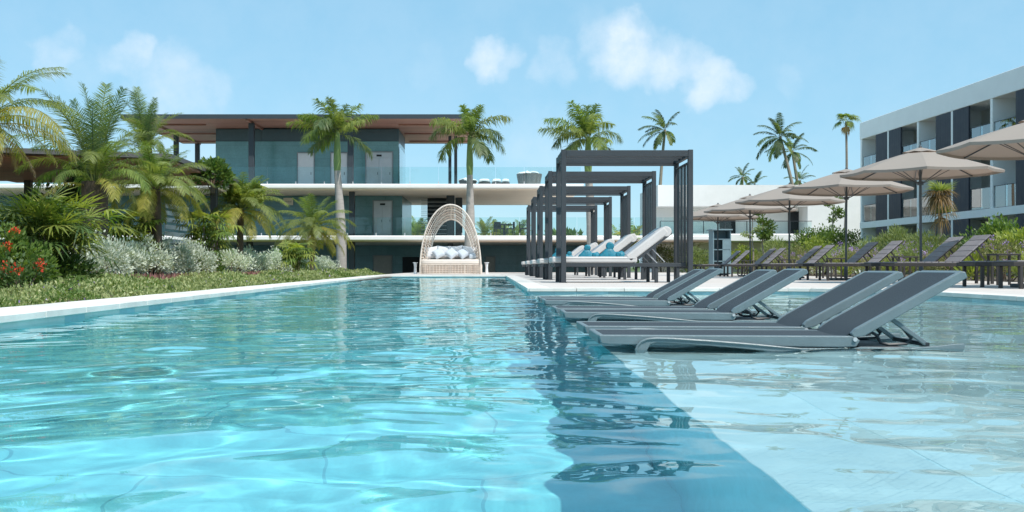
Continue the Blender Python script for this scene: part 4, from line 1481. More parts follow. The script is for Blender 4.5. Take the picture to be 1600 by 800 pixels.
def palm(name, label, group, base, top, r0, r1, key, n, trunk_m, seed, bulge=0, shaft=0, bend=0, wind=0, sc=(.85, 1.1), rings=True, el=None, cat='palm tree'):
    rnd = random.Random(seed)
    base, top = Vector(base), Vector(top)
    root = empty(name, base, 0, label, cat, group)
    lt = top - base
    pts = trunk_curve((0, 0, -.1), lt - Vector((0, 0, shaft)), bend, 14)
    rad = []
    for i, p in enumerate(pts):
        t = i / 14
        rr = r0 + (r1 - r0) * t + bulge * math.exp(-((t - .45) / .3) ** 2)
        if rings: rr *= 1 + rnd.uniform(-.03, .03)
        if i == 0: rr *= 1.12
        rad.append(rr)
    MB().tube(pts, rad, 12).build('trunk', trunk_m, root, smooth=True)
    if shaft:
        MB().tube([pts[-1], lt - Vector((0, 0, shaft * .75)), lt - Vector((0, 0, shaft * .4)), lt - Vector((0, 0, shaft * .05)), lt], [r1 * 1.0, r1 * 1.18, r1 * 1.0, r1 * .72, r1 * .5], 12).build('crownshaft', 'crownshaft', root, smooth=True)
    add_fronds(root, lt, key, n, rnd, rnd.uniform(0, 6), el, wind, sc)
    return root

# --- feather palms
frond_lib('royal', ['frond_green', 'frond_green', 'frond_date', 'frond_green', 'frond_blue', 'frond_date', 'frond_green', 'frond_blue'], [
    dict(L=1.7, e0=1.5, curve=.5, leaf=.55, n=54, w=.042, droop=.5, plume=.5),
    dict(L=2.1, e0=1.3, curve=1.0, leaf=.66, n=62, w=.044, droop=.8, plume=.5, side_bend=.2),
    dict(L=2.3, e0=1.05, curve=1.5, leaf=.72, n=64, w=.044, droop=1.0, plume=.5, side_bend=-.25),
    dict(L=2.4, e0=.85, curve=1.1, leaf=.72, n=66, w=.044, droop=1.0, plume=.5),
    dict(L=2.2, e0=.75, curve=1.9, leaf=.72, n=64, w=.044, droop=1.2, plume=.5),
    dict(L=2.5, e0=.45, curve=.7, leaf=.70, n=66, w=.044, droop=1.1, plume=.45, side_bend=.2),
    dict(L=2.2, e0=.3, curve=1.6, leaf=.68, n=62, w=.044, droop=1.2, plume=.45),
    dict(L=2.0, e0=-.05, curve=1.2, leaf=.64, n=58, w=.044, droop=1.2, plume=.4)])
frond_lib('date_up', ['frond_green', 'frond_blue', 'frond_date', 'frond_green', 'frond_date', 'frond_green', 'frond_yellow'], [
    dict(L=2.7, e0=1.52, curve=.45, leaf=.46, n=84, w=.020, droop=.2, plume=.22),
    dict(L=2.7, e0=1.40, curve=.7, leaf=.48, n=86, w=.020, droop=.25, plume=.22, side_bend=.15),
    dict(L=2.6, e0=1.28, curve=1.1, leaf=.48, n=86, w=.020, droop=.3, plume=.22),
    dict(L=2.5, e0=1.15, curve=1.6, leaf=.48, n=84, w=.020, droop=.5, plume=.22, side_bend=-.2),
    dict(L=2.4, e0=1.0, curve=1.9, leaf=.46, n=82, w=.020, droop=.6, plume=.22),
    dict(L=2.1, e0=.85, curve=2.1, leaf=.44, n=74, w=.020, droop=.8, plume=.22),
    dict(L=1.7, e0=.4, curve=1.8, leaf=.38, n=60, w=.020, droop=.8, plume=.22)])
frond_lib('date', ['frond_green', 'frond_date', 'frond_date', 'frond_date', 'frond_yellow', 'frond_yellow', 'frond_dry'], [
    dict(L=2.5, e0=1.45, curve=.55, leaf=.42, n=80, w=.020, droop=.25, plume=.2),
    dict(L=2.6, e0=1.25, curve=.9, leaf=.45, n=82, w=.020, droop=.3, plume=.2, side_bend=.15),
    dict(L=2.6, e0=1.0, curve=1.2, leaf=.47, n=82, w=.020, droop=.6, plume=.2),
    dict(L=2.5, e0=.8, curve=1.5, leaf=.50, n=82, w=.020, droop=.9, plume=.2, side_bend=-.2),
    dict(L=2.4, e0=.5, curve=1.5, leaf=.50, n=78, w=.020, droop=1.1, plume=.2),
    dict(L=2.2, e0=.1, curve=1.3, leaf=.46, n=70, w=.020, droop=1.1, plume=.2),
    dict(L=1.6, e0=-.4, curve=1.0, leaf=.36, n=50, w=.020, droop=.9, plume=.2)])
frond_lib('pygmy', ['frond_green', 'frond_date', 'frond_date', 'frond_date', 'frond_yellow', 'frond_yellow'], [
    dict(L=1.15, e0=1.35, curve=.9, leaf=.26, n=52, w=.014, droop=.5, plume=.15),
    dict(L=1.35, e0=1.0, curve=1.4, leaf=.28, n=56, w=.014, droop=.6, plume=.15),
    dict(L=1.4, e0=.75, curve=1.6, leaf=.28, n=58, w=.014, droop=.6, plume=.15, side_bend=.2),
    dict(L=1.4, e0=.5, curve=1.7, leaf=.28, n=58, w=.014, droop=.7, plume=.15),
    dict(L=1.35, e0=.2, curve=1.6, leaf=.27, n=56, w=.014, droop=.8, plume=.12),
    dict(L=1.15, e0=-.2, curve=1.2, leaf=.24, n=50, w=.014, droop=.8, plume=.12)])
frond_lib('coconut', ['frond_deep', 'frond_blue', 'frond_deep', 'frond_blue', 'frond_deep', 'frond_date'], [
    dict(L=3.2, e0=1.4, curve=.9, leaf=.75, n=34, w=.085, droop=.6, plume=.12),
    dict(L=3.5, e0=1.0, curve=1.2, leaf=.80, n=36, w=.085, droop=.8, plume=.12, side_bend=.3),
    dict(L=3.6, e0=.6, curve=1.2, leaf=.80, n=36, w=.085, droop=.9, plume=.12, side_bend=.35),
    dict(L=3.5, e0=.2, curve=1.2, leaf=.80, n=36, w=.085, droop=1.0, plume=.12, side_bend=.2),
    dict(L=3.3, e0=-.2, curve=1.1, leaf=.75, n=34, w=.085, droop=1.0, plume=.12),
    dict(L=2.9, e0=-.7, curve=.7, leaf=.65, n=32, w=.085, droop=.9, plume=.12)])
frond_lib('areca', ['frond_green', 'frond_yellow', 'frond_green', 'frond_yellow'], [
    dict(L=1.7, e0=1.45, curve=.7, leaf=.40, n=34, w=.035, droop=.3, plume=.12),
    dict(L=1.8, e0=1.25, curve=1.0, leaf=.42, n=36, w=.035, droop=.3, plume=.12),
    dict(L=1.7, e0=1.05, curve=1.3, leaf=.40, n=34, w=.035, droop=.4, plume=.12),
    dict(L=1.5, e0=.85, curve=1.4, leaf=.36, n=32, w=.035, droop=.4, plume=.12)])
frond_lib('fanpalm', ['frond_green', 'frond_date', 'frond_green', 'frond_dry'], [
    dict(kind='fan', stalk=.7, blade=.85, nseg=20, w=.10, e0=1.3, spread=4.2, droop=.35),
    dict(kind='fan', stalk=.8, blade=.9, nseg=20, w=.10, e0=.85, spread=4.2, droop=.5),
    dict(kind='fan', stalk=.75, blade=.85, nseg=20, w=.10, e0=.3, spread=4.0, droop=.6),
    dict(kind='fan', stalk=.5, blade=.8, nseg=16, w=.10, e0=-.9, spread=2.2, droop=.5)])
frond_lib('rhapis', ['leaf_lime', 'leaf_green', 'leaf_lime', 'leaf_green'], [
    dict(kind='fan', stalk=.42, blade=.40, nseg=9, w=.055, e0=1.3, spread=3.2, droop=.3),
    dict(kind='fan', stalk=.46, blade=.44, nseg=10, w=.055, e0=1.0, spread=3.4, droop=.4),
    dict(kind='fan', stalk=.46, blade=.44, nseg=10, w=.055, e0=.7, spread=3.4, droop=.5),
    dict(kind='fan', stalk=.42, blade=.40, nseg=9, w=.055, e0=.4, spread=3.2, droop=.6)])
frond_lib('rhapis_dark', ['leaf_lime', 'leaf_green', 'leaf_lime', 'leaf_dark'], [
    dict(kind='fan', stalk=.40, blade=.46, nseg=11, w=.036, e0=1.4, spread=3.0, droop=.12),
    dict(kind='fan', stalk=.44, blade=.48, nseg=11, w=.036, e0=1.1, spread=3.2, droop=.2),
    dict(kind='fan', stalk=.44, blade=.48, nseg=11, w=.036, e0=.8, spread=3.2, droop=.3),
    dict(kind='fan', stalk=.40, blade=.44, nseg=10, w=.036, e0=.5, spread=3.0, droop=.4)])
frond_lib('yucca', ['frond_date', 'frond_bronze', 'frond_bronze'], [
    dict(kind='fan', stalk=.1, blade=.75, nseg=12, w=.05, e0=1.5, spread=2.6, droop=.15),
    dict(kind='fan', stalk=.1, blade=.75, nseg=12, w=.05, e0=.9, spread=2.6, droop=.5),
    dict(kind='fan', stalk=.1, blade=.8, nseg=12, w=.05, e0=.0, spread=2.4, droop=.8)])

# three royal palms behind the pool
def at_ground(px, d, z=.0):
    return Vector(((px - 767) / 1600 * d, d, z))
palm('royal_palm', 'tall royal palm with a grey trunk between the hedge and the egg daybed', 'royal palms before the pool house',
     at_ground(534, 46), PX(527, 206, 46), .22, .15, 'royal', 19, 'trunk_grey', 5, bulge=.035, shaft=1.75, bend=.1, wind=.45, sc=(.72, .95))
palm('royal_palm', 'tall royal palm rising right behind the wicker egg daybed', 'royal palms before the pool house',
     at_ground(731, 52), PX(734, 212, 52), .23, .15, 'royal', 18, 'trunk_grey', 6, bulge=.06, shaft=2.0, bend=.12, wind=-.15, sc=(.85, 1.1))
palm('royal_palm', 'tall royal palm seen through the roof frames of the cabanas', 'royal palms before the pool house',
     at_ground(926, 48), PX(919, 216, 48), .24, .16, 'royal', 19, 'trunk_grey', 9, bulge=.04, shaft=1.6, bend=.1, wind=.35, sc=(.8, 1.0))

# coconut palms far behind
CG = 'coconut palms far behind the resort'
palm('coconut_palm', 'lone coconut palm standing in the sky above the front cabana', CG, at_ground(1030, 120), PX(1039, 203, 120), .26, .15, 'coconut', 17, 'trunk_pale', 21, bend=-.6, wind=.8, sc=(.75, 1.0))
palm('coconut_palm', 'tallest of the coconut palms above the white wing, trunk leaning over', CG, at_ground(1262, 112), PX(1219, 214, 112), .26, .15, 'coconut', 19, 'trunk_pale', 23, bend=.6, wind=.6, sc=(.75, 1.05))
palm('coconut_palm', 'coconut palm half hidden behind the tallest palm above the white wing', CG, at_ground(1262, 120), PX(1238, 236, 120), .26, .15, 'coconut', 15, 'trunk_pale', 24, bend=.3, wind=-.25, sc=(.7, .95))
palm('coconut_palm', 'small coconut palm peeping over the white wing roof near the cabanas', CG, at_ground(1160, 110), PX(1160, 276, 110), .2, .12, 'coconut', 13, 'trunk_pale', 25, sc=(.38, .52))
palm('coconut_palm', 'low coconut palm crown just over the white wing roof behind a parasol tip', CG, at_ground(1183, 118), PX(1179, 288, 118), .2, .12, 'coconut', 12, 'trunk_pale', 26, sc=(.5, .65))
palm('coconut_palm', 'low coconut palm crown below the leaning trunks above the white wing', CG, at_ground(1250, 118), PX(1250, 282, 118), .2, .12, 'coconut', 12, 'trunk_pale', 28, sc=(.5, .65))
palm('fan_palm', 'thin fan palm with a small round crown before the corner of the hotel block', 'fan palms', at_ground(1316, 58), PX(1322, 190, 58), .085, .06, 'fanpalm', 17, 'trunk_pale', 31, bend=.25, sc=(.42, .6))

# palms of the garden on the left
palm('date_palm', 'large feathery palm with a thick dark trunk behind the silver hedge', 'garden palms', at_ground(150, 21.3), PX(148, 284, 21.3), .22, .27, 'date_up', 32, 'trunk_brown', 41, sc=(.56, .82))
palm('date_palm', 'upright palm partly hidden behind the large feathery palm, at the pavilion', 'garden palms', at_ground(226, 30), PX(229, 232, 30), .16, .16, 'date_up', 26, 'trunk_brown', 45, sc=(.46, .74))
palm('date_palm', 'yellowish palm at the picture edge with long drooping fronds', 'garden palms', at_ground(-34, 14.2), PX(-32, 186, 14.2), .2, .2, 'date', 38, 'trunk_brown', 44, sc=(.46, .66), el=2)
palm('pygmy_palm', 'broad pygmy date palm with twin dark trunks behind the silver hedge', 'pygmy date palms', at_ground(250, 23.4), PX(243, 292, 23.4), .10, .10, 'pygmy', 46, 'trunk_brown', 51, sc=(.85, 1.1))
o = MB().tube([(-.28, .15, -.1), (-.22, .1, .7), (-.12, .05, 1.5)], [.12, .1, .1], 10).build('trunk', 'trunk_brown', bpy.data.objects['pygmy_palm'], smooth=True)
palm('pygmy_palm', 'bushy pygmy date palm drooping over the middle silver bushes', 'pygmy date palms', at_ground(374, 33), PX(376, 326, 33), .11, .11, 'pygmy', 48, 'trunk_brown', 53, sc=(1.1, 1.4))
palm('pygmy_palm', 'pygmy date palm beside the first royal palm trunk at the hedge end', 'pygmy date palms', at_ground(486, 41), PX(490, 355, 41), .10, .10, 'pygmy', 42, 'trunk_brown', 55, sc=(1.15, 1.45))
# arecas behind
AG = 'areca palms beyond the terraces'
def areca(px, d, z, n, s, seed, label):
    rnd = random.Random(seed)
    t = empty('areca_palm', at_ground(px, d, z), 0, label, 'palm', AG)
    for k in range(4):
        a = k * 1.6
        MB().tube([(0, 0, 0), (.12 * math.cos(a) * s, .12 * math.sin(a) * s, .6 * s)], .03 * s, 6).build('stem', 'crownshaft', t, smooth=True)
    add_fronds(t, (0, 0, .5 * s), 'areca', n, rnd, 0, sc=(.8 * s, 1.1 * s))
areca(973, 60, .0, 18, 1.55, 61, 'green areca palm growing behind the middle cabana')
areca(757, 76, SL1, 16, .95, 62, 'areca palm behind the dining chairs beside the palm trunk')
areca(775, 77, SL1, 16, .90, 63, 'areca palm behind the dining chairs in the middle of the terrace gap')
areca(812, 76, SL1, 14, .85, 64, 'yellowing areca palm at the cabana end of the lower terrace')
areca(652, 80, SL1, 14, 1.1, 65, 'areca palm showing beside the stair screen on the lower terrace')
areca(1075, 63, .0, 14, 1.2, 66, 'areca palm standing behind the side screen of the front cabana')

# lady palms: clumps of canes with fan leaves
def rhapis(px, d, h, nc, rad, key, seed, label):
    rnd = random.Random(seed)
    t = empty('lady_palm', at_ground(px, d), 0, label, 'shrub', 'lady palm clumps')
    for k in range(nc):
        a, rr = rnd.uniform(0, 6.28), rad * math.sqrt(rnd.random()) * .6
        hh = h * rnd.uniform(.45, 1.0)
        x, y = rr * math.cos(a), rr * math.sin(a)
        x2, y2 = x * 1.5, y * 1.5
        MB().tube([(x, y, -.05), ((x + x2) / 2, (y + y2) / 2, hh * .5), (x2, y2, hh)], .014, 5).build('cane', 'stem_brown', t)
        add_fronds(t, (x2, y2, hh), key, 7, rnd, rnd.uniform(0, 6), sc=(.75, 1.15), name='leaf')
rhapis(72, 15.6, 1.05, 26, .75, 'rhapis_dark', 71, 'dense lady palm clump with bright fan leaves beside the red flowers')
rhapis(190, 23, 1.25, 12, .55, 'rhapis', 72, 'yellow green lady palm rising behind the silver hedge beside the big palm')
rhapis(325, 29, 1.6, 12, .6, 'rhapis', 73, 'tall pale lady palm between the two bushy pygmy palms')
rhapis(456, 37, .9, 10, .45, 'rhapis', 74, 'yellow striped lady palm between the silver bushes')

# --- leaf clouds
def leaves(n, centres, spread, size, asp, rng, up=.25, out=1.0, centre=None, flat=1.0):
    """leaf-shaped faces scattered round clump centres"""
    c = np.asarray(centres, float)
    sp = np.asarray(spread, float) if hasattr(spread, '__len__') else np.full(len(c), spread)
    pick = rng.integers(0, len(c), n)
    d = rng.normal(size=(n, 3)); d /= np.linalg.norm(d, axis=1)[:, None]
    rr = rng.random(n) ** .45
    off = d * (rr * sp[pick])[:, None]
    off[:, 2] *= flat
    P = c[pick] + off
    cc = c.mean(0) if centre is None else np.asarray(centre)
    g = d * .8 + (P - cc) / (np.linalg.norm(P - cc, axis=1)[:, None] + 1e-6) * out + rng.normal(size=(n, 3)) * .55
    g[:, 2] += up
    g /= np.linalg.norm(g, axis=1)[:, None]
    s = np.cross(g, rng.normal(size=(n, 3))); s /= np.linalg.norm(s, axis=1)[:, None] + 1e-9
    L = size * rng.uniform(.6, 1.3, n)[:, None]
    Wd = L * asp
    nn = np.cross(g, s)
    V = np.stack([P, P + g * L * .45 + s * Wd * .5 + nn * L * .06, P + g * L, P + g * L * .45 - s * Wd * .5 + nn * L * .06], 1).reshape(-1, 3)
    Q = np.arange(n * 4).reshape(-1, 4)
    return V, Q
def dome(r, k, w, h, dpt):
    """clump centres inside a rounded bush, more of them near its skin"""
    out = []
    while len(out) < k:
        v = r.normal(size=3); v /= np.linalg.norm(v)
        if v[2] < -.2: continue
        q = r.uniform(.35, 1.0) ** .5
        out.append((v[0] * w * q, v[1] * dpt * q, max(.06, h * .42 + v[2] * h * .55 * q)))
    return out
def bush(name, label, cat, group, loc, w, h, dpt, n, size, asp, m, seed, k=26, sp=.16, flower=None, up=.25, stems=6):
    r = np.random.default_rng(seed)
    root = empty(name, loc, 0, label, cat, group)
    cs = dome(r, k, w, h, dpt)
    spr = r.uniform(.6, 1.25, k) * sp
    V, Q = leaves(n, cs, spr, size, asp, r, up=up, centre=(0, 0, h * .25))
    V[:, 2] = np.maximum(V[:, 2], .01)
    link('foliage', np_mesh('foliage', V, Q), m, root)
    mb = MB()
    for i in range(stems):
        c = Vector(cs[i % k])
        mb = MB().tube([(c.x * .15, c.y * .15, -.03), (c.x * .5, c.y * .5, c.z * .55), tuple(c)], [.02, .014, .006], 5)
        mb.build('stem', 'stem_brown', root)
    if flower:
        fm, fn, fs, fk = flower
        top = sorted(cs, key=lambda c: -c[2] + (c[1] * .5))[: fk * 2]
        r.shuffle(top)
        V, Q = leaves(fn, [(c[0] * 1.04, c[1] * 1.04 - .02, c[2] + spr.mean() * .8) for c in top[:fk]], fs * 2.2, fs, .8, r, up=.6)
        link('blossom', np_mesh('blossom', V, Q), fm, root)
    return root

SG = 'silver buttonwood bushes in the hedge'
SB = [(143, 19.6, .95, 'silver leaved bush at the near end of the hedge, next to the dense lady palm'),
      (182, 21.2, 1.02, 'silver leaved bush in front of the big palm trunk'),
      (222, 22.6, 1.08, 'silver leaved bush before the yellow green lady palm and twin trunks'),
      (262, 24.4, 1.08, 'silver leaved bush under the twin trunked pygmy palm'),
      (298, 26.4, 1.0, 'silver leaved bush beside the orange flowering shrub, pool house behind it'),
      (360, 31.5, .98, 'silver leaved bush just past the orange flowering shrub, under the drooping palm'),
      (393, 34.0, 1.0, 'silver leaved bush in the middle of the hedge under the drooping pygmy palm'),
      (424, 36.2, .95, 'silver leaved bush before the yellow striped lady palm'),
      (478, 42.5, .80, 'silver leaved bush under the last pygmy palm of the hedge'),
      (503, 45.0, .82, 'silver leaved bush beside the first royal palm trunk')]
for i, (px, d, h, lab) in enumerate(SB):
    bush('silver_bush', lab, 'bush', SG, at_ground(px, d), .62 if d < 40 else .72, h, .7, 3000, .075, .42, 'leaf_silver', 100 + i, k=34, sp=.19, up=.5)
bush('flowering_shrub', 'green shrub with orange blossoms in a gap of the silver hedge', 'shrub', None, at_ground(322, 28.6), .48, .98, .5, 2600, .07, .5, 'leaf_green', 120, flower=('petal_orange', 220, .035, 9))
bush('flowering_shrub', 'red flowering shrub at the picture edge beside the dense lady palm', 'shrub', None, at_ground(14, 14.2), .55, .92, .6, 3200, .075, .5, 'leaf_green', 121, flower=('petal_red', 240, .034, 6))
bush('flowering_shrub', 'small orange red blossoms low beside the lady palm stems', 'shrub', None, at_ground(36, 12.6), .3, .5, .3, 900, .06, .5, 'leaf_dark', 122, k=12, flower=('petal_red', 160, .034, 4))
bush('shrub', 'lime green shrub squeezed between the silver bushes below the striped lady palm', 'shrub', None, at_ground(452, 39), .36, .75, .4, 1500, .08, .45, 'leaf_lime', 123, k=16)
bush('shrub', 'dark leafy shrub under the canes of the dense lady palm', 'shrub', None, at_ground(70, 15.2), .65, .62, .5, 2200, .10, .4, 'leaf_dark', 124)
bush('tree', 'dark leafy small tree standing under the pavilion roof edge', 'tree', None, at_ground(75, 27, 0), .8, 2.75, .8, 2200, .13, .5, 'leaf_dark', 125, k=30, sp=.3)
bush('shrub', 'dark green shrub filling the gap behind the big palm trunk', 'shrub', None, at_ground(115, 26), .9, 1.3, .6, 2400, .1, .5, 'leaf_green', 126)
bush('climbing_vine', 'leafy climber spilling over the pavilion roof edge, nearer clump', 'vine', 'climbers on the pavilion roof', Vector((-7.9, 29.2, 2.55)), .42, .9, .8, 1500, .13, .7, 'leaf_green', 127, k=18, sp=.2)
bush('climbing_vine', 'leafy climber spilling over the far corner of the pavilion roof', 'vine', 'climbers on the pavilion roof', Vector((-8.0, 33.3, 2.35)), .42, .85, .8, 1500, .13, .7, 'leaf_lime', 128, k=18, sp=.2)
bush('climbing_vine', 'dark climber wound up the post beside the big feathery palm', 'vine', 'climbers on the pavilion roof', at_ground(120, 25.6, .3), .35, 2.9, .4, 1600, .12, .65, 'leaf_dark', 129, k=26, sp=.2)

# ground cover between hedge and coping: nobody could count it
r = np.random.default_rng(77)
n = 125000
ty = 5.5 + (46 - 5.5) * r.random(n) ** 1.7
x_in, x_out = -3.12 - .0222 * ty - .60, np.full(n, -7.5)
u = r.random(n)
tx = x_in + (x_out - x_in) * u
hump = .13 + .07 * np.sin(tx * 2.1 + ty * .9) + .06 * np.sin(ty * 2.7 - tx * 1.3) + .05 * np.sin(tx * 5.3 + ty * 4.1)
edge_f = np.clip(u / .12, .25, 1)
P = np.stack([tx, ty, np.abs(hump) * edge_f * r.random(n) ** .5 + .01], -1)
g_ = r.normal(size=(n, 3)) * .7; g_[:, 2] += .9; g_ /= np.linalg.norm(g_, axis=1)[:, None]
s_ = np.cross(g_, r.normal(size=(n, 3))); s_ /= np.linalg.norm(s_, axis=1)[:, None]
Lh = (.026 + .0017 * ty)[:, None] * r.uniform(.6, 1.3, n)[:, None]
V = np.stack([P, P + g_ * Lh * .5 + s_ * Lh * .22, P + g_ * Lh, P + g_ * Lh * .5 - s_ * Lh * .22], 1).reshape(-1, 3)
Q = np.arange(n * 4).reshape(-1, 4)
cover = np_mesh('ground_cover', V, Q)
for mm in ('leaf_cover', 'leaf_soft', 'leaf_green', 'petal_purple'):
    cover.materials.append(MATS[mm])
pn = np.sin(tx * 1.9 + ty * .6) + np.sin(ty * 1.35 - tx * .8 + 1.0) + .6 * np.sin(tx * 4.1 + ty * 3.3) + r.normal(0, .5, n)
mi = np.where(pn > 1.0, 1, np.where(pn < -1.1, 2, 0)).astype(np.int32)
mi[r.random(n) < .012] = 3
cover.polygons.foreach_set('material_index', mi)
o = link('ground_cover', cover)
tag(o, 'low yellow green ground cover between the silver hedge and the pool coping', 'ground cover', None, 'stuff')
g = MB(); rect(g, -20, -3.7, 4, 50, .012)
struct(g.build('planting_bed', 'soil', fix=False))
# dark red edging plants at the foot of the hedge
n = 9000
ty = 15 + (44 - 15) * r.random(n) ** 1.3
tx = -7.25 + r.normal(0, .12, n) + .12 * np.sin(ty * 1.7)
P = np.stack([tx, ty, np.zeros(n) + .01], -1)
g_ = r.normal(size=(n, 3)) * .35; g_[:, 2] += 1; g_ /= np.linalg.norm(g_, axis=1)[:, None]
s_ = np.cross(g_, r.normal(size=(n, 3))); s_ /= np.linalg.norm(s_, axis=1)[:, None]
Lh = r.uniform(.12, .30, n)[:, None]
V = np.stack([P, P + g_ * Lh * .5 + s_ * Lh * .10, P + g_ * Lh, P + g_ * Lh * .5 - s_ * Lh * .10], 1).reshape(-1, 3)
o = link('edging_plants', np_mesh('edging_plants', V, np.arange(n * 4).reshape(-1, 4)), 'leaf_purple')
tag(o, 'dark red strappy edging plants at the foot of the silver hedge', 'ground cover', None, 'stuff')

# --- garden on the right, behind the deck loungers
g = MB(); rect(g, 11.32, 23, 6, 61, .02)
struct(g.build('planting_bed', 'soil', fix=False))
PG = 'purple flowering shrubs behind the deck loungers'
ord_ = ['at the picture edge', 'second from the picture edge', 'third from the picture edge', 'behind the tallest parasol pole', 'past the tallest pole', 'before the yucca', 'beside the second pole', 'behind the second pair of loungers',
        'before the soft grey shrubs', 'behind the third pair of loungers', 'before the big green shrubs', 'behind the fourth pair of loungers', 'near the small tree', 'at the far end of the bed']
rnd = random.Random(8)
for i in range(14):
    y = 15.5 + i * 2.15
    bush('flowering_shrub', 'purple flowering olive green shrub ' + ord_[i], 'shrub', PG, (11.95 + rnd.uniform(-.2, .2), y, .0), .75, .98 + rnd.uniform(-.12, .14), 1.15, 3000, .075, .28, 'leaf_olive' if i % 3 else 'leaf_soft', 200 + i, k=30, sp=.24,
         flower=('petal_purple', 430, .038, 18), up=.6, stems=4)
# lime strappy clumps at the foot of that bed
for i, y in enumerate([15.2, 17.4, 21.6, 24.2, 28.5, 33]):
    bush('strappy_plant', ['bright strappy plant at the picture edge under the loungers', 'bright strappy plant under the tallest parasol', 'bright strappy plant past the second parasol pole', 'bright strappy plant between the second and third parasols', 'bright strappy plant before the fourth parasol', 'bright strappy plant before the fifth parasol'][i],
         'plant', 'bright strappy plants at the deck edge', (11.5, y, .0), .34, .55, .5, 420, .34, .10, 'leaf_lime', 230 + i, k=7, sp=.12, up=1.2, stems=2)
def rb(px, d, top, wpx, m, seed, label, size=.13, asp=.5, n=3000, k=36, sp=.34, name='shrub', cat='shrub', dpt=1.2, up=.25):
    h = max(.55, CAM_H + (417 - top) / 1600 * d - sp * .9)
    w = wpx / 1600 * d / 2
    bush(name, label, cat, 'shrubs before the hotel block', at_ground(px, d), w, h, dpt, n, size, asp, m, seed, k=k, sp=sp, up=up)
rb(1572, 27, 332, 95, 'leaf_green', 301, 'big green shrub at the picture edge under the highest parasol', n=5200, size=.11)
rb(1606, 25, 338, 70, 'leaf_lime', 302, 'yellow green shrub cut by the picture edge', n=3200, size=.11)
rb(1520, 29, 362, 52, 'leaf_dark', 303, 'dark green shrub next to the big green shrub at the edge', n=2400, size=.1)
rb(1492, 35, 362, 46, 'leaf_soft', 304, 'soft feathery shrub beside the yucca', .16, .16, 3000)
rb(1440, 36, 350, 60, 'leaf_soft', 305, 'tall soft feathery shrub behind the tallest parasol pole', .18, .14, 3600)
rb(1402, 38, 344, 44, 'leaf_soft', 306, 'upright feathery shrub before the dark hotel screens', .18, .14, 3000)
rb(1362, 44, 362, 36, 'leaf_soft', 307, 'soft feathery shrub at the corner of the hotel block', .17, .15, 2200)
rb(1262, 49, 349, 44, 'leaf_green', 308, 'big green shrub before the wing balcony window', n=3600, sp=.5)
rb(1290, 51, 342, 56, 'leaf_green', 309, 'tall green shrub before the plain white wall of the wing', n=3800, sp=.5)
rb(1322, 50, 352, 44, 'leaf_dark', 310, 'dark green shrub at the foot of the thin fan palm', n=3000, sp=.45)
rb(1272, 46, 362, 60, 'leaf_lime', 311, 'lime green shrub in front of the two big green shrubs', n=2800, sp=.4)
rb(1215, 47, 358, 40, 'leaf_soft', 312, 'light feathery shrub under the fourth parasol', .17, .15, 2600)
rb(1160, 52, 380, 60, 'leaf_lime', 313, 'yellow green shrub behind the fifth parasol pole', n=2600)
rb(1092, 56, 384, 50, 'leaf_soft', 314, 'pale shrub beside the front cabana screen', n=2200)
rb(1240, 42, 380, 60, 'leaf_olive', 315, 'olive bronze shrub behind the third lounger pair', .12, .3, 2600)
rb(1345, 41, 378, 40, 'leaf_green', 316, 'green shrub between the fan palm and the hotel corner', n=2200)
rb(1034, 66, 372, 44, 'leaf_olive', 317, 'olive shrub seen through the second cabana', n=1800, sp=.5)
# small ornamental trees, staked
def small_tree(px, d, top, crown0, wpx, m, seed, label, n=1200, size=.13):
    r = np.random.default_rng(seed)
    b0 = at_ground(px, d)
    t = empty('small_tree', b0, 0, label, 'tree', 'small young trees before the wing')
    h = CAM_H + (417 - top) / 1600 * d
    hc = CAM_H + (417 - crown0) / 1600 * d
    w = wpx / 1600 * d / 2
    MB().tube([(0, 0, -.05), (.04, 0, hc * .6), (-.03, .02, hc), (.02, 0, h * .92)], [.05, .042, .03, .012], 8).build('trunk', 'trunk_pale', t, smooth=True)
    cs = []
    for k in range(9):
        z = hc + (h - hc) * r.uniform(.0, .95)
        a = r.uniform(0, 6.28); q = w * r.uniform(.45, 1.0) * (1 - .4 * (z - hc) / (h - hc))
        e = (q * math.cos(a), q * math.sin(a), z + .12)
        MB().tube([(0, 0, z - .15), (e[0] * .6, e[1] * .6, z), e], [.016, .012, .005], 5).build('branch', 'trunk_pale', t)
        cs += [e, (e[0] * .6, e[1] * .6, z + .03)]
    V, Q = leaves(n, cs, .22, size, .5, r, flat=.4)
    link('crown', np_mesh('crown', V, Q), m, t)
small_tree(1176, 50, 318, 372, 46, 'leaf_soft', 401, 'slender young tree with airy leaves under the fourth parasol')
small_tree(1192, 46, 330, 380, 38, 'leaf_green', 402, 'slender young tree beside the airy one, before the wing balcony')
small_tree(1302, 53, 312, 345, 48, 'leaf_green', 403, 'young tree with tiered branches before the plain white wall', n=800)
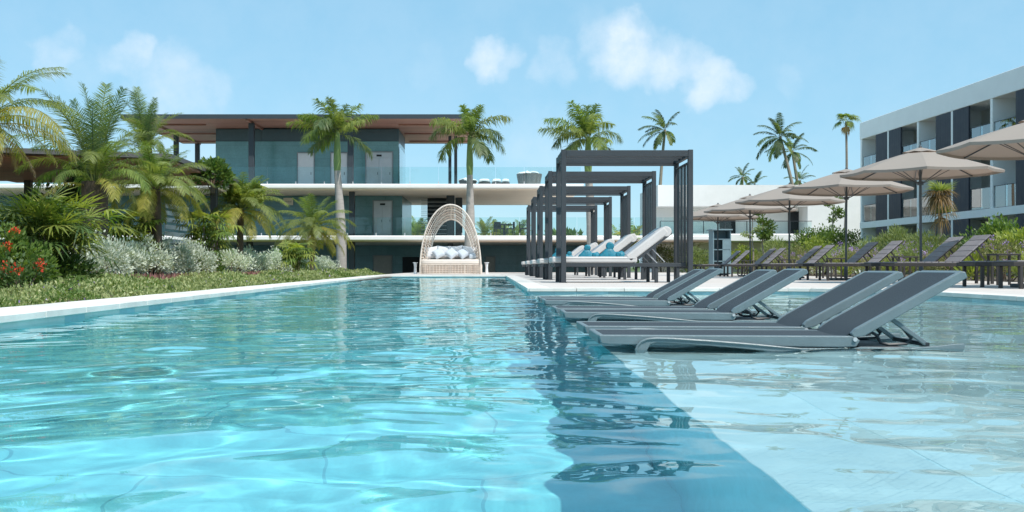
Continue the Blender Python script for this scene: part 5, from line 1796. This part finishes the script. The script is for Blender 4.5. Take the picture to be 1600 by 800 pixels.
# yucca with a drooping dry head
def yucca(px, d, top, label, seed):
    rnd = random.Random(seed)
    b0 = at_ground(px, d); tp = PX(px + 4, top, d)
    t = empty('yucca', b0, 0, label, 'plant')
    lt = tp - b0
    MB().tube([(0, 0, -.05), (.05, 0, lt.z * .5), tuple(lt)], [.09, .08, .07], 9).build('trunk', 'trunk_pale', t, smooth=True)
    add_fronds(t, lt, 'yucca', 26, rnd, 0, sc=(.65, 1.0), name='leaf')
    add_fronds(t, (.15, -.1, lt.z * .74), 'yucca', 7, rnd, 2, sc=(.6, .9), name='leaf')
yucca(1466, 38, 300, 'tall yucca with a dry bronze drooping head before the hotel block', 5)

# far trees that close the horizon behind the buildings
TG = 'trees beyond the resort'
rnd = random.Random(12)
labs = ['far green tree behind the hotel end of the white wing', 'far tree crown seen past the cabanas', 'far tree behind the lower terrace gap', 'far tree behind the stair screen', 'far tree behind the bar pavilion', 'far tree at the picture edge behind the drooping palm']
for i, (px, d, top, wpx) in enumerate([(1010, 150, 360, 90), (880, 140, 366, 60), (792, 160, 362, 50), (650, 150, 358, 40), (60, 120, 332, 130), (-20, 110, 320, 130)]):
    h = CAM_H + (417 - top) / 1600 * d
    w = wpx / 1600 * d / 2
    bush('tree', labs[i], 'tree', TG, at_ground(px, d), w, h, w * .7, 3600, .8, .5, 'leaf_green' if i % 2 else 'leaf_soft', 500 + i, k=40, sp=1.5, stems=3)

# towel hut beyond the last parasol
mat('hut_teal', (.16, .24, .27), .6, .1)
hut = empty('towel_hut', (9.95, 44.5, DZ), R(6), 'grey blue towel hut with open shelves beyond the last parasol', 'hut')
for x in (-.4, .36):
    MB().box(x, x + .04, -.3, .3, 0, 1.9).build('side_panel', 'hut_teal', hut)
MB().box(-.359, .359, .26, .3, 0, 1.9).build('back_panel', 'hut_teal', hut)
for z in (.05, .55, 1.05, 1.5):
    MB().box(-.359, .359, -.3, .259, z, z + .04).build('shelf', 'hut_teal', hut)
MB().box(-.46, .46, -.36, .36, 1.901, 1.96).build('top', 'hut_teal', hut, bevel=.01)
MB().box(.02, .359, -.3, -.27, .09, 1.49).build('door', 'hut_teal', hut, bevel=.005)
